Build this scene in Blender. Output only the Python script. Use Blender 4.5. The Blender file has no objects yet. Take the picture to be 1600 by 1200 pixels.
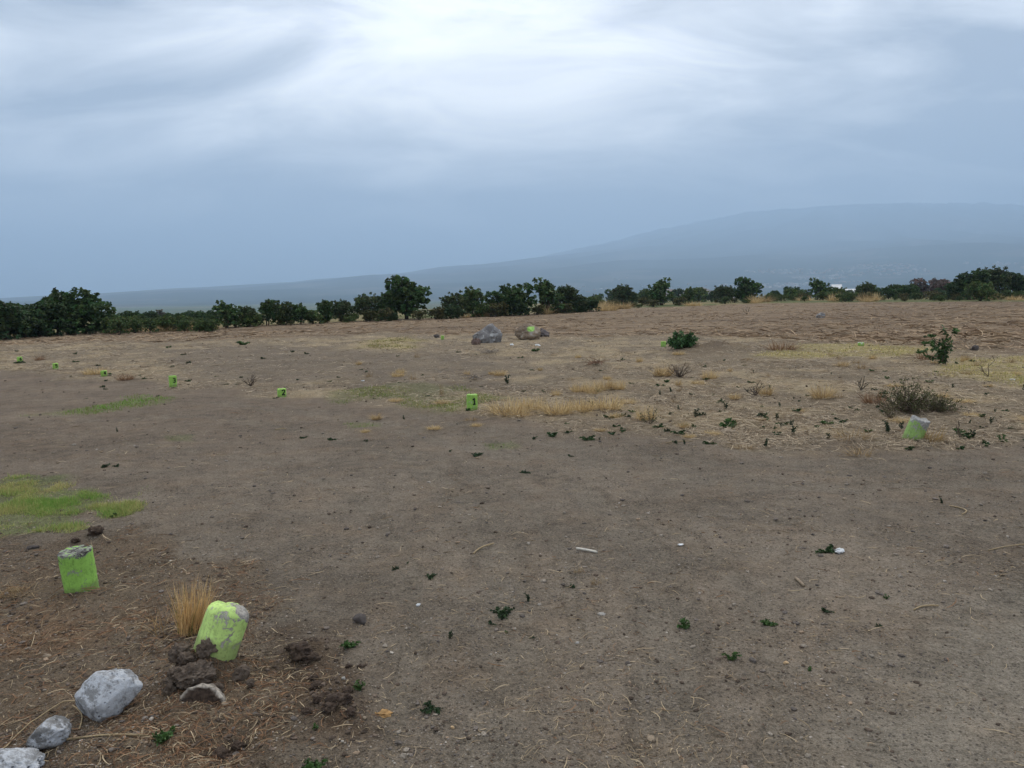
import bpy, math, random
import numpy as np
from mathutils import Matrix, Vector

random.seed(7)
RNG = np.random.default_rng(11)
R = math.radians
sc = bpy.context.scene
COL = sc.collection

# ------------------------------------------------------------------ camera
F_PX = 1208.0                      # focal length in pixels of the 1600 px wide photograph
CAM_H, PITCH, ROLL = 1.5, 6.62, 1.0
cam_d = bpy.data.cameras.new('camera')
cam_d.sensor_width = 36.0
cam_d.lens = 36.0 * F_PX / 1600.0
cam_d.clip_start, cam_d.clip_end = 0.05, 80000.0
cam = bpy.data.objects.new('camera', cam_d)
COL.objects.link(cam)
CAM_M = Matrix.Rotation(R(90.0 - PITCH), 3, 'X') @ Matrix.Rotation(R(-ROLL), 3, 'Z')
cam.matrix_world = Matrix.Translation((0, 0, CAM_H)) @ CAM_M.to_4x4()
sc.camera = cam
CM = np.array(CAM_M)

# ------------------------------------------------------------------ render / exposure
sc.render.engine = 'CYCLES'
sc.view_settings.view_transform = 'Standard'
sc.view_settings.look = 'None'
sc.view_settings.gamma = 1.0
sc.view_settings.use_curve_mapping = False
sc.view_settings.exposure = 0.12
cy = sc.cycles
cy.use_denoising = True
cy.max_bounces = 5
cy.diffuse_bounces = 3
cy.glossy_bounces = 2
cy.transmission_bounces = 3
cy.volume_bounces = 1
cy.transparent_max_bounces = 6

# ------------------------------------------------------------------ sky and sun
CLOUD1, CLOUD2 = (5.8, 19.2, 0), (10.8, 13.6, 0)
SUN_EL, SUN_AZ = 42.0, 3.0         # degrees; azimuth measured from +Y towards +X
world = bpy.data.worlds.new('World')
sc.world = world
world.use_nodes = True


def build_world():
    nt = world.node_tree
    nt.nodes.clear()
    N, L = nt.nodes.new, nt.links.new

    def math_(op, a, b=None, clamp=False):
        n = N('ShaderNodeMath'); n.operation = op; n.use_clamp = clamp
        for i, v in enumerate((a, b)):
            if v is None: continue
            if isinstance(v, (int, float)): n.inputs[i].default_value = v
            else: L(v, n.inputs[i])
        return n.outputs[0]
    out = N('ShaderNodeOutputWorld'); bg = N('ShaderNodeBackground')
    bg.inputs['Strength'].default_value = 0.1
    sky = N('ShaderNodeTexSky'); sky.sky_type = 'NISHITA'; sky.sun_disc = False
    sky.sun_elevation = R(SUN_EL); sky.sun_rotation = R(SUN_AZ)
    sky.air_density = 1.2; sky.dust_density = 3.0
    tc = N('ShaderNodeTexCoord')
    sep = N('ShaderNodeSeparateXYZ'); L(tc.outputs['Generated'], sep.inputs[0])
    z = math_('MAXIMUM', sep.outputs[2], 0.0)
    den = math_('ADD', z, 0.30)
    px = math_('DIVIDE', sep.outputs[0], den)
    py = math_('DIVIDE', sep.outputs[1], den)
    cmb = N('ShaderNodeCombineXYZ'); L(px, cmb.inputs[0]); L(py, cmb.inputs[1])
    def noise(scale, detail, rough, off, sx=1.0, sy=1.0):
        mp = N('ShaderNodeMapping'); L(cmb.outputs[0], mp.inputs[0])
        mp.inputs['Location'].default_value = off
        mp.inputs['Rotation'].default_value = (0, 0, R(-14))
        mp.inputs['Scale'].default_value = (sx, sy, 1)
        n = N('ShaderNodeTexNoise'); n.inputs['Scale'].default_value = scale
        n.inputs['Detail'].default_value = detail; n.inputs['Roughness'].default_value = rough
        n.inputs['Distortion'].default_value = 0.5
        L(mp.outputs[0], n.inputs['Vector'])
        return n.outputs[0]
    n1 = noise(0.95, 2.0, 0.45, CLOUD1, 0.9, 1.1)
    n2 = noise(2.5, 7.0, 0.56, CLOUD2, 0.8, 1.5)
    # elevation of the direction: bluish grey veil near the horizon, paler overhead
    g = N('ShaderNodeMapRange'); g.interpolation_type = 'SMOOTHSTEP'
    g.inputs['From Min'].default_value = -0.02; g.inputs['From Max'].default_value = 0.42
    L(z, g.inputs['Value'])
    # glow of the sun hidden behind the cloud
    sdir = (math.sin(R(SUN_AZ)) * math.cos(R(SUN_EL)), math.cos(R(SUN_AZ)) * math.cos(R(SUN_EL)), math.sin(R(SUN_EL)))
    dp = N('ShaderNodeVectorMath'); dp.operation = 'DOT_PRODUCT'
    nrm = N('ShaderNodeVectorMath'); nrm.operation = 'NORMALIZE'; L(tc.outputs['Generated'], nrm.inputs[0])
    L(nrm.outputs[0], dp.inputs[0]); dp.inputs[1].default_value = sdir
    gl = N('ShaderNodeMapRange'); gl.interpolation_type = 'SMOOTHSTEP'
    gl.inputs['From Min'].default_value = 0.76; gl.inputs['From Max'].default_value = 1.0
    L(dp.outputs['Value'], gl.inputs['Value'])
    a = math_('MULTIPLY', math_('SUBTRACT', n1, 0.5), 2.2)
    b = math_('MULTIPLY', math_('SUBTRACT', n2, 0.5), 2.0)
    amp = math_('ADD', math_('MULTIPLY', g.outputs[0], 0.6), 0.4)
    ab = math_('MULTIPLY', math_('ADD', a, b), amp)
    t = math_('ADD', math_('MULTIPLY', g.outputs[0], 0.44), math_('MULTIPLY', gl.outputs[0], 0.32))
    t = math_('ADD', t, ab)
    t = math_('ADD', t, 0.03, clamp=True)
    ramp = N('ShaderNodeValToRGB'); L(t, ramp.inputs[0])
    el = ramp.color_ramp.elements
    stops = [(0.0, (.29, .32, .375)), (0.16, (.43, .455, .50)), (0.42, (.66, .68, .715)), (0.72, (.98, .98, .98)), (1.0, (1.14, 1.13, 1.11))]
    el[0].position, el[0].color = stops[0][0], stops[0][1] + (1,)
    el[1].position, el[1].color = stops[-1][0], stops[-1][1] + (1,)
    for p, c in stops[1:-1]:
        e = el.new(p); e.color = c + (1,)
    sc10 = N('ShaderNodeVectorMath'); sc10.operation = 'SCALE'; sc10.inputs['Scale'].default_value = 16.5
    L(ramp.outputs[0], sc10.inputs[0])
    mix = N('ShaderNodeMix'); mix.data_type = 'RGBA'
    mix.inputs['Factor'].default_value = 0.93
    L(sky.outputs[0], mix.inputs['A']); L(sc10.outputs[0], mix.inputs['B'])
    L(mix.outputs['Result'], bg.inputs['Color'])
    L(bg.outputs[0], out.inputs['Surface'])


build_world()
sun_d = bpy.data.lights.new('sun', 'SUN')
sun_d.energy = 1.4
sun_d.angle = R(16)
sun_d.color = (1.0, 0.93, 0.84)
sun = bpy.data.objects.new('sun', sun_d)
COL.objects.link(sun)
sun.rotation_euler = (R(90 - SUN_EL), 0, R(180 - SUN_AZ))
_v = Vector((math.sin(R(SUN_AZ)) * math.cos(R(SUN_EL)), math.cos(R(SUN_AZ)) * math.cos(R(SUN_EL)), math.sin(R(SUN_EL))))
sun.rotation_euler = _v.to_track_quat('Z', 'Y').to_euler()

# ------------------------------------------------------------------ helpers: colour, noise, terrain
def lin(r, g, b):
    return tuple(((c / 255.0) / 12.92 if c <= 10 else (((c / 255.0) + 0.055) / 1.055) ** 2.4) for c in (r, g, b))


_P = np.random.default_rng(5).permutation(512).astype(np.int64)
_G = np.random.default_rng(6).normal(size=(512, 3)); _G /= np.linalg.norm(_G, axis=1)[:, None]


def perlin(x, y, z=0.0):
    x = np.asarray(x, float); y = np.asarray(y, float); z = np.broadcast_to(np.asarray(z, float), x.shape)
    xi, yi, zi = np.floor(x), np.floor(y), np.floor(z)
    xf, yf, zf = x - xi, y - yi, z - zi
    xi, yi, zi = xi.astype(np.int64), yi.astype(np.int64), zi.astype(np.int64)
    fade = lambda t: t * t * t * (t * (t * 6 - 15) + 10)
    u, v, w = fade(xf), fade(yf), fade(zf)
    r = 0.0
    for i in (0, 1):
        wu = u if i else 1 - u
        for j in (0, 1):
            wv = v if j else 1 - v
            for k in (0, 1):
                h = _P[(_P[(_P[(xi + i) & 511] + yi + j) & 511] + zi + k) & 511]
                g = _G[h]
                r = r + wu * wv * (w if k else 1 - w) * (g[..., 0] * (xf - i) + g[..., 1] * (yf - j) + g[..., 2] * (zf - k))
    return r * 1.6


def fbm(x, y, z=0.0, octv=4, gain=0.5):
    s, a = 0.0, 1.0
    for o in range(octv):
        s = s + a * perlin(x * 2 ** o + 17.3 * o, y * 2 ** o - 9.1 * o, np.asarray(z) * 2 ** o)
        a *= gain
    return s


def sstep(a, b, x):
    t = np.clip((np.asarray(x, float) - a) / (b - a), 0, 1)
    return t * t * (3 - 2 * t)


SLOPE = 0.006


def rays(u, v):
    u = np.asarray(u, float); v = np.asarray(v, float)
    d = np.stack([(u - 800) / F_PX, -(v - 600) / F_PX, -np.ones_like(u)], -1)
    return d @ CM.T


def plane_xy(u, v):
    d = rays(u, v)
    t = CAM_H / (SLOPE * d[..., 0] - d[..., 2])
    return d[..., 0] * t, d[..., 1] * t


# the edge of the ploughed field, from left to right
EDGE = np.array([(-500, 545), (-150, 533), (0, 526), (165, 518), (330, 513), (480, 506), (635, 498), (760, 493), (920, 485), (1060, 479), (1200, 474), (1600, 470.5), (1900, 467), (2200, 462)], float)
EX, EY = plane_xy(EDGE[:, 0], EDGE[:, 1])
E_AZ, E_R = np.degrees(np.arctan2(EX, EY)), np.hypot(EX, EY)


def beyond(x, y):
    """metres past the field edge (negative inside the field)"""
    az = np.degrees(np.arctan2(x, y))
    return np.hypot(x, y) - np.interp(az, E_AZ, E_R)


def to_poly(px):
    px = np.array(px, float)
    return np.stack(plane_xy(px[:, 0], px[:, 1]), -1)


def poly_sd(poly, x, y):
    """signed distance to a polygon, positive inside"""
    n = len(poly); ins = np.zeros(x.shape, bool); d2 = np.full(x.shape, 1e18)
    for i in range(n):
        ax, ay = poly[i]; bx, by = poly[(i + 1) % n]
        c = ((ay > y) != (by > y)) & (x < (bx - ax) * (y - ay) / ((by - ay) if by != ay else 1e-9) + ax)
        ins ^= c
        ex, ey = bx - ax, by - ay
        t = np.clip(((x - ax) * ex + (y - ay) * ey) / (ex * ex + ey * ey + 1e-12), 0, 1)
        d2 = np.minimum(d2, (x - ax - t * ex) ** 2 + (y - ay - t * ey) ** 2)
    return np.where(ins, 1, -1) * np.sqrt(d2)


def zone(px, soft=0.15, wob=0.3, freq=1.0, seed=0):
    poly = to_poly(px)
    lo, hi = poly.min(0) - 2 * (soft + wob), poly.max(0) + 2 * (soft + wob)

    def f(x, y):
        m = np.zeros(x.shape)
        k = (x > lo[0]) & (x < hi[0]) & (y > lo[1]) & (y < hi[1])
        if k.any():
            xs, ys = x[k], y[k]
            w = fbm(xs * freq + seed, ys * freq, 3.7, 3) * wob
            m[k] = sstep(-soft, soft, poly_sd(poly, xs, ys) + w)
        return m
    return f


Z_LEFT = zone([(-400, 850), (0, 835), (180, 838), (330, 872), (440, 935), (420, 1010), (480, 1090), (520, 1150), (500, 1300), (-500, 1300)], 0.12, 0.25, 2.2, 1)
Z_FIELD = zone([(-500, 575), (0, 578), (130, 586), (300, 604), (470, 622), (600, 630), (760, 657), (900, 668), (1000, 676), (1150, 694), (1300, 692), (1400, 700), (1600, 693), (2300, 690), (2600, 455), (1600, 469), (1200, 473), (760, 492), (330, 512), (0, 525), (-500, 540)], 0.35, 0.6, 0.7, 2)
Z_BARE = zone([(230, 545), (420, 538), (640, 548), (760, 556), (860, 580), (760, 606), (600, 606), (430, 600), (250, 585)], 0.9, 1.2, 0.35, 3)
Z_STUB = zone([(-300, 545), (150, 535), (420, 530), (640, 522), (860, 528), (1050, 522), (1300, 534), (1600, 548), (2300, 560), (2500, 455), (1600, 469), (1200, 473), (760, 492), (330, 512), (0, 525), (-300, 535)], 1.2, 1.5, 0.25, 4)
Z_PATH = zone([(1250, 1200), (1420, 1000), (1600, 900), (2200, 760), (2400, 1300), (1250, 1300)], 0.25, 0.3, 1.2, 5)
Z_CLOD = zone([(430, 985), (540, 985), (575, 1075), (560, 1140), (470, 1140), (430, 1060)], 0.1, 0.12, 4.0, 6)
GREEN = [zone([(-250, 752), (40, 752), (120, 765), (215, 772), (190, 800), (120, 812), (110, 825), (0, 832), (-250, 850)], 0.10, 0.30, 2.2, 7),
         zone([(50, 648), (120, 634), (230, 618), (300, 620), (240, 632), (150, 642)], 0.15, 0.35, 1.0, 8),
         zone([(520, 612), (600, 604), (700, 604), (760, 620), (690, 640), (600, 634)], 0.25, 0.7, 0.8, 9),
         zone([(755, 692), (800, 688), (806, 699), (760, 703)], 0.05, 0.1, 3, 10),
         zone([(550, 692 - 30), (585, 661), (583, 667), (552, 669)], 0.05, 0.1, 3, 10),
         zone([(250, 683), (300, 680), (300, 689), (255, 690)], 0.05, 0.1, 3, 11)]
YELLOW = [zone([(1170, 552), (1230, 540), (1340, 536), (1440, 542), (1430, 556), (1330, 562), (1200, 562)], 0.4, 0.9, 0.5, 12),
          zone([(1470, 572), (1540, 560), (1800, 556), (1850, 600), (1600, 606), (1500, 594), (1440, 590)], 0.4, 0.8, 0.5, 13),
          zone([(565, 532), (620, 527), (655, 534), (640, 546), (580, 544)], 0.6, 0.8, 0.4, 14)]

def track(px, half):
    pts = to_poly(px)

    def f(x, y):
        lo, hi = pts.min(0) - 1.5, pts.max(0) + 1.5
        k = (x > lo[0]) & (x < hi[0]) & (y > lo[1]) & (y < hi[1])
        best = np.full(x.shape, 1e9)
        if k.any():
            xs, ys = x[k], y[k]; b = np.full(xs.shape, 1e9)
            for (ax, ay), (bx, by) in zip(pts[:-1], pts[1:]):
                ex, ey = bx - ax, by - ay; t = np.clip(((xs - ax) * ex + (ys - ay) * ey) / (ex * ex + ey * ey), 0, 1)
                b = np.minimum(b, np.hypot(xs - ax - t * ex, ys - ay - t * ey))
            best[k] = b + 0.05 * perlin(xs / 0.3, ys / 0.3, 3.3)
        return 1 - sstep(half * 0.6, half * 1.2, best)
    return f


TRACKS = [track([(120, 655), (330, 650), (500, 676), (640, 720), (740, 790), (790, 880), (800, 1010), (770, 1180)], 0.16),
          track([(330, 628), (560, 655), (760, 705), (920, 775), (1010, 870), (1050, 1000), (1050, 1190)], 0.16),
          track([(480, 640), (760, 690), (1000, 740), (1250, 762), (1500, 760), (1700, 745)], 0.17),
          track([(640, 648), (900, 700), (1150, 725), (1400, 728), (1700, 712)], 0.17),
          track([(200, 690), (420, 720), (560, 780), (640, 870), (650, 1010), (600, 1190)], 0.05),
          track([(700, 668), (960, 722), (1200, 742), (1450, 742), (1700, 728)], 0.06), track([(420, 660), (640, 700), (800, 765), (880, 860), (900, 1000)], 0.05),
          track([(860, 760), (1060, 830), (1180, 930), (1220, 1080), (1200, 1200)], 0.06), track([(1000, 790), (1300, 830), (1500, 830), (1700, 805)], 0.05),
          track([(1250, 1215), (1380, 1060), (1500, 985), (1700, 900)], 0.14)]


MOUNDS = []          # (x, y, radius, height) soil heaps, filled below
for (u, v, rad, hh) in [(312, 1062, 0.13, 0.075), (345, 1046, 0.10, 0.03), (520, 1106, 0.085, 0.035), (470, 1024, 0.10, 0.022), (352, 1160, 0.12, -0.035), (360, 1182, 0.09, -0.02), (505, 1076, 0.08, 0.015), (1105, 548, 0.9, 0.16), (1145, 545, 0.7, 0.12), (600, 523, 1.0, 0.12), (640, 603, 0.8, 0.07), (140, 838, 0.12, 0.03), (1435, 690, 0.25, 0.03), (1336, 690, .3, .04), (930, 570, .7, .07)]:
    x_, y_ = plane_xy(u, v)
    MOUNDS.append((float(x_), float(y_), rad, hh))


def height(x, y):
    x = np.asarray(x, float); y = np.asarray(y, float)
    r = np.hypot(x, y)
    z = SLOPE * 300 * np.tanh(x / 300)
    b = beyond(x, y)
    z = z - (0.018 + 0.014 * sstep(0, -40, x)) * 120 * (1 - np.exp(-np.maximum(b - 12, 0) / 120)) * sstep(12, 30, b)
    z = z - 16 * sstep(150, 1500, r)
    near = 1 - sstep(60, 120, r)
    z = z + 0.05 * sstep(5, 20, r) * perlin(x / 8.0, y / 8.0, 0.5)
    z = z + near * 0.016 * perlin(x / 1.3, y / 1.3, 1.5)
    m = r < 40
    if m.any():
        xs, ys, rs = x[m], y[m], r[m]
        k = 1 + 1.0 * Z_LEFT(xs, ys) + 0.8 * Z_FIELD(xs, ys) * (1 - 0.6 * Z_BARE(xs, ys)) - 0.55 * Z_PATH(xs, ys) + 1.2 * Z_CLOD(xs, ys)
        d = 0.011 * perlin(xs / 0.37, ys / 0.37, 2.5) * (1 - sstep(20, 40, rs))
        d = d + 0.0075 * perlin(xs / 0.13, ys / 0.13, 3.5) * (1 - sstep(9, 16, rs))
        d = d + 0.0032 * perlin(xs / 0.055, ys / 0.055, 4.5) * (1 - sstep(5, 9, rs))
        d = d + 0.0018 * perlin(xs / 0.026, ys / 0.026, 5.5) * (1 - sstep(3, 5, rs))
        tr = np.zeros(xs.shape)
        for t_ in TRACKS: tr = np.maximum(tr, t_(xs, ys))
        d = d * (1 - 0.5 * tr) - 0.008 * tr + 0.005 * tr * (1 - tr) * 4
        z[m] = z[m] + d * k
    for (mx, my, rad, hh) in MOUNDS:
        d2 = ((x - mx) ** 2 + (y - my) ** 2) / rad ** 2
        k = d2 < 6
        if np.any(k):
            z = np.where(k, z + hh * np.exp(-d2 * 1.1) * (1 + 0.5 * perlin(x / (rad * 0.45), y / (rad * 0.45), 8.5)), z)
    return z


def H(x, y):
    return float(height(np.array([x]), np.array([y]))[0])


def G(u, v):
    """the spot on the ground seen at photo pixel (u, v)"""
    x, y = plane_xy(u, v)
    return Vector((float(x), float(y), H(float(x), float(y))))


def depth_of(p):
    return float((np.array(p) - np.array((0, 0, CAM_H))) @ -CM[:, 2])


def px_m(p):
    """metres per photo pixel at p"""
    return depth_of(p) / F_PX


def at(u, D):
    """ground spot in the direction of column u at distance D"""
    d = rays(np.array(u), np.array(460.0))
    a = math.atan2(d[0], d[1])
    x, y = math.sin(a) * D, math.cos(a) * D
    return Vector((x, y, H(x, y)))


def top_h(p, u, v):
    """height above p that reaches image row v"""
    d = rays(np.array(float(u)), np.array(float(v)))
    k = math.hypot(p[0], p[1]) / math.hypot(d[0], d[1])
    return CAM_H + d[2] * k - p[2]


# ------------------------------------------------------------------ helpers: meshes and objects
def mesh_np(name, verts, quads=None, tris=None, mat=None, col=None, smooth=False):
    me = bpy.data.meshes.new(name)
    verts = np.asarray(verts, np.float32).reshape(-1, 3)
    parts, sizes = [], []
    if quads is not None and len(quads):
        q = np.asarray(quads, np.int32).reshape(-1, 4); parts.append(q.ravel()); sizes.append(np.full(len(q), 4, np.int32))
    if tris is not None and len(tris):
        t = np.asarray(tris, np.int32).reshape(-1, 3); parts.append(t.ravel()); sizes.append(np.full(len(t), 3, np.int32))
    loops = np.concatenate(parts); size = np.concatenate(sizes)
    start = np.concatenate([[0], np.cumsum(size)[:-1]]).astype(np.int32)
    me.vertices.add(len(verts)); me.vertices.foreach_set('co', verts.ravel())
    me.loops.add(len(loops)); me.loops.foreach_set('vertex_index', loops)
    me.polygons.add(len(size)); me.polygons.foreach_set('loop_start', start)
    me.polygons.foreach_set('use_smooth', np.full(len(size), smooth, bool))
    if col is not None:
        c = np.ones((len(verts), 4), np.float32); col = np.asarray(col); c[:, :col.shape[-1]] = col
        at_ = me.attributes.new('col', 'FLOAT_COLOR', 'POINT'); at_.data.foreach_set('color', c.ravel())
    me.update(calc_edges=True); me.validate()
    if mat: me.materials.append(mat)
    return me


def link(name, me, parent=None, loc=(0, 0, 0), rot=(0, 0, 0), scale=1.0):
    o = bpy.data.objects.new(name, me)
    COL.objects.link(o)
    o.location = loc; o.rotation_euler = rot
    o.scale = (scale,) * 3 if isinstance(scale, (int, float)) else scale
    if parent: o.parent = parent
    return o


def tag(o, label, cat, group=None, kind=None):
    if label: o['label'] = label
    if cat: o['category'] = cat
    if group: o['group'] = group
    if kind: o['kind'] = kind
    return o


def strips(center, side, hw, col):
    """ribbons: center (N,S,3), side (N,3) or (N,S,3), half width (N,S), colour (N,3) or (N,S,3)"""
    center = np.asarray(center, float); n, s, _ = center.shape
    side = np.asarray(side, float)
    if side.ndim == 2: side = side[:, None, :]
    off = side * np.asarray(hw)[..., None]
    v = np.stack([center - off, center + off], 2).reshape(-1, 3)
    base = (np.arange(n)[:, None] * s + np.arange(s - 1)[None, :]) * 2
    q = np.stack([base, base + 1, base + 3, base + 2], -1).reshape(-1, 4)
    col = np.asarray(col, float)
    if col.ndim == 2: col = np.broadcast_to(col[:, None, :], (n, s, 3))
    c = np.repeat(col.reshape(-1, 3), 2, 0)
    return v, q, c


class Bag:
    """collects arrays of one mesh"""
    def __init__(self): self.v, self.q, self.t, self.c, self.n = [], [], [], [], 0
    def add(self, v, q=None, c=None, t=None):
        v = np.asarray(v, float).reshape(-1, 3)
        if q is not None and len(q): self.q.append(np.asarray(q) + self.n)
        if t is not None and len(t): self.t.append(np.asarray(t) + self.n)
        c = np.asarray(c, float)
        self.c.append(np.broadcast_to(c, (len(v), 3)) if c.ndim == 1 else c)
        self.v.append(v); self.n += len(v)
        return self
    def mesh(self, name, mat, smooth=False):
        return mesh_np(name, np.concatenate(self.v), np.concatenate(self.q) if self.q else None,
                       np.concatenate(self.t) if self.t else None, mat, np.concatenate(self.c), smooth)


def tube(pts, rad, seg=6, cap=True):
    pts = np.asarray(pts, float); n = len(pts)
    d = np.gradient(pts, axis=0); d /= np.linalg.norm(d, axis=1)[:, None] + 1e-9
    ref = np.array([0.31, 0.17, 0.93]) if abs(d[0][2]) < 0.9 else np.array([1.0, 0.1, 0.0])
    a = np.cross(d, ref); a /= np.linalg.norm(a, axis=1)[:, None] + 1e-9
    b = np.cross(d, a)
    th = np.arange(seg) / seg * 2 * np.pi
    rad = np.broadcast_to(np.asarray(rad, float), (n,))
    v = pts[:, None] + rad[:, None, None] * (np.cos(th)[None, :, None] * a[:, None] + np.sin(th)[None, :, None] * b[:, None])
    i = np.arange(n - 1)[:, None] * seg; j = np.arange(seg)[None, :]
    q = np.stack([i + j, i + (j + 1) % seg, i + seg + (j + 1) % seg, i + seg + j], -1).reshape(-1, 4)
    v = v.reshape(-1, 3); t = np.zeros((0, 3), int)
    if cap:
        v = np.concatenate([v, pts[:1], pts[-1:]]); c0 = n * seg
        jj = np.arange(seg)
        t = np.concatenate([np.stack([np.full(seg, c0), (jj + 1) % seg, jj], -1),
                            np.stack([np.full(seg, c0 + 1), (n - 1) * seg + jj, (n - 1) * seg + (jj + 1) % seg], -1)])
    return v, q, t


_ICO = {}


def ico(sub):
    if sub not in _ICO:
        import bmesh
        bm = bmesh.new(); bmesh.ops.create_icosphere(bm, subdivisions=sub, radius=1.0)
        bm.verts.ensure_lookup_table()
        _ICO[sub] = (np.array([v.co[:] for v in bm.verts]), np.array([[v.index for v in f.verts] for f in bm.faces]))
        bm.free()
    return _ICO[sub]


def pebbles(pos, size, col, rng, flat=0.6, sub=1, rough=0.25, sink=0.25):
    """many small stones in one array: pos (N,3) ground points"""
    bv, bf = ico(sub); n, m = len(pos), len(bv)
    sx = size * rng.uniform(0.7, 1.35, n); sy = size * rng.uniform(0.7, 1.1, n); sz = size * flat * rng.uniform(0.6, 1.1, n)
    v = bv[None] * (1 + rng.uniform(-rough, rough, (n, m)))[..., None]
    v = v * np.stack([sx, sy, sz], -1)[:, None]
    th = rng.uniform(0, 6.283, n); c, s = np.cos(th)[:, None], np.sin(th)[:, None]
    x, y = v[..., 0] * c - v[..., 1] * s, v[..., 0] * s + v[..., 1] * c
    v = np.stack([x, y, v[..., 2]], -1) + pos[:, None]
    v[..., 2] += (sz * (1 - 2 * sink))[:, None]
    f = (np.arange(n)[:, None, None] * m + bf[None]).reshape(-1, 3)
    return v.reshape(-1, 3), f, np.repeat(col, m, 0)


# ------------------------------------------------------------------ materials
MATS = {}


class NT:
    def __init__(self, name):
        self.m = bpy.data.materials.new(name); self.m.use_nodes = True
        self.t = self.m.node_tree; self.t.nodes.clear()
        self.out = self.n('ShaderNodeOutputMaterial')
        MATS[name] = self.m
    def n(self, typ, **kw):
        nd = self.t.nodes.new(typ)
        for k, v in kw.items(): setattr(nd, k, v)
        return nd
    def l(self, a, b): self.t.links.new(a, b)
    def set(self, sock, v):
        if hasattr(v, 'is_output'): self.l(v, sock)
        else: sock.default_value = v
    def math(self, op, a, b=0.0, clamp=False):
        nd = self.n('ShaderNodeMath', operation=op, use_clamp=clamp)
        self.set(nd.inputs[0], a); self.set(nd.inputs[1], b)
        return nd.outputs[0]
    def coord(self, which='Object'): return self.n('ShaderNodeTexCoord').outputs[which]
    def noise(self, vec, scale, detail=4, rough=0.55, dist=0.0, color=False):
        nd = self.n('ShaderNodeTexNoise')
        self.l(vec, nd.inputs['Vector'])
        nd.inputs['Scale'].default_value = scale; nd.inputs['Detail'].default_value = detail
        nd.inputs['Roughness'].default_value = rough; nd.inputs['Distortion'].default_value = dist
        return nd.outputs[1 if color else 0]
    def vor(self, vec, scale, feature='F1', out='Distance'):
        nd = self.n('ShaderNodeTexVoronoi', feature=feature)
        self.l(vec, nd.inputs['Vector']); nd.inputs['Scale'].default_value = scale
        return nd.outputs[out]
    def ramp(self, fac, stops):
        nd = self.n('ShaderNodeValToRGB'); self.l(fac, nd.inputs[0]); e = nd.color_ramp.elements
        stops = [(p, tuple(c) + (1,) if not isinstance(c, (int, float)) else (c, c, c, 1)) for p, c in stops]
        e[0].position, e[0].color = stops[0]; e[1].position, e[1].color = stops[-1]
        for p, c in stops[1:-1]:
            x = e.new(p); x.color = c
        return nd.outputs[0]
    def mapr(self, v, a, b, c=0.0, d=1.0, smooth=True):
        nd = self.n('ShaderNodeMapRange', interpolation_type='SMOOTHSTEP' if smooth else 'LINEAR')
        self.set(nd.inputs['Value'], v)
        for k, x in zip(('From Min', 'From Max', 'To Min', 'To Max'), (a, b, c, d)): nd.inputs[k].default_value = x
        return nd.outputs[0]
    def mix(self, fac, a, b, blend='MIX'):
        nd = self.n('ShaderNodeMix', data_type='RGBA', blend_type=blend)
        self.set(nd.inputs['Factor'], fac)
        for k, x in (('A', a), ('B', b)):
            s = nd.inputs[k] if False else [i for i in nd.inputs if i.name == k and i.type == 'RGBA'][0]
            self.set(s, x if hasattr(x, 'is_output') else tuple(x) + (1,))
        return [o for o in nd.outputs if o.type == 'RGBA'][0]
    def attr(self, name): return self.n('ShaderNodeAttribute', attribute_name=name).outputs['Color']
    def bsdf(self, color, rough=0.95, spec=0.15, height=None, strength=0.5, dist=0.01, translucent=0.0):
        b = self.n('ShaderNodeBsdfPrincipled')
        self.set(b.inputs['Base Color'], color if hasattr(color, 'is_output') else tuple(color) + (1,))
        self.set(b.inputs['Roughness'], rough); b.inputs['Specular IOR Level'].default_value = spec
        if height is not None:
            bp = self.n('ShaderNodeBump'); bp.inputs['Strength'].default_value = strength; bp.inputs['Distance'].default_value = dist
            self.l(height, bp.inputs['Height']); self.l(bp.outputs[0], b.inputs['Normal'])
        o = b.outputs[0]
        if translucent:
            tr = self.n('ShaderNodeBsdfTranslucent'); self.set(tr.inputs['Color'], color)
            mx = self.n('ShaderNodeMixShader'); mx.inputs[0].default_value = translucent
            self.l(o, mx.inputs[1]); self.l(tr.outputs[0], mx.inputs[2]); o = mx.outputs[0]
        self.l(o, self.out.inputs['Surface'])
        return self.m


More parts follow.
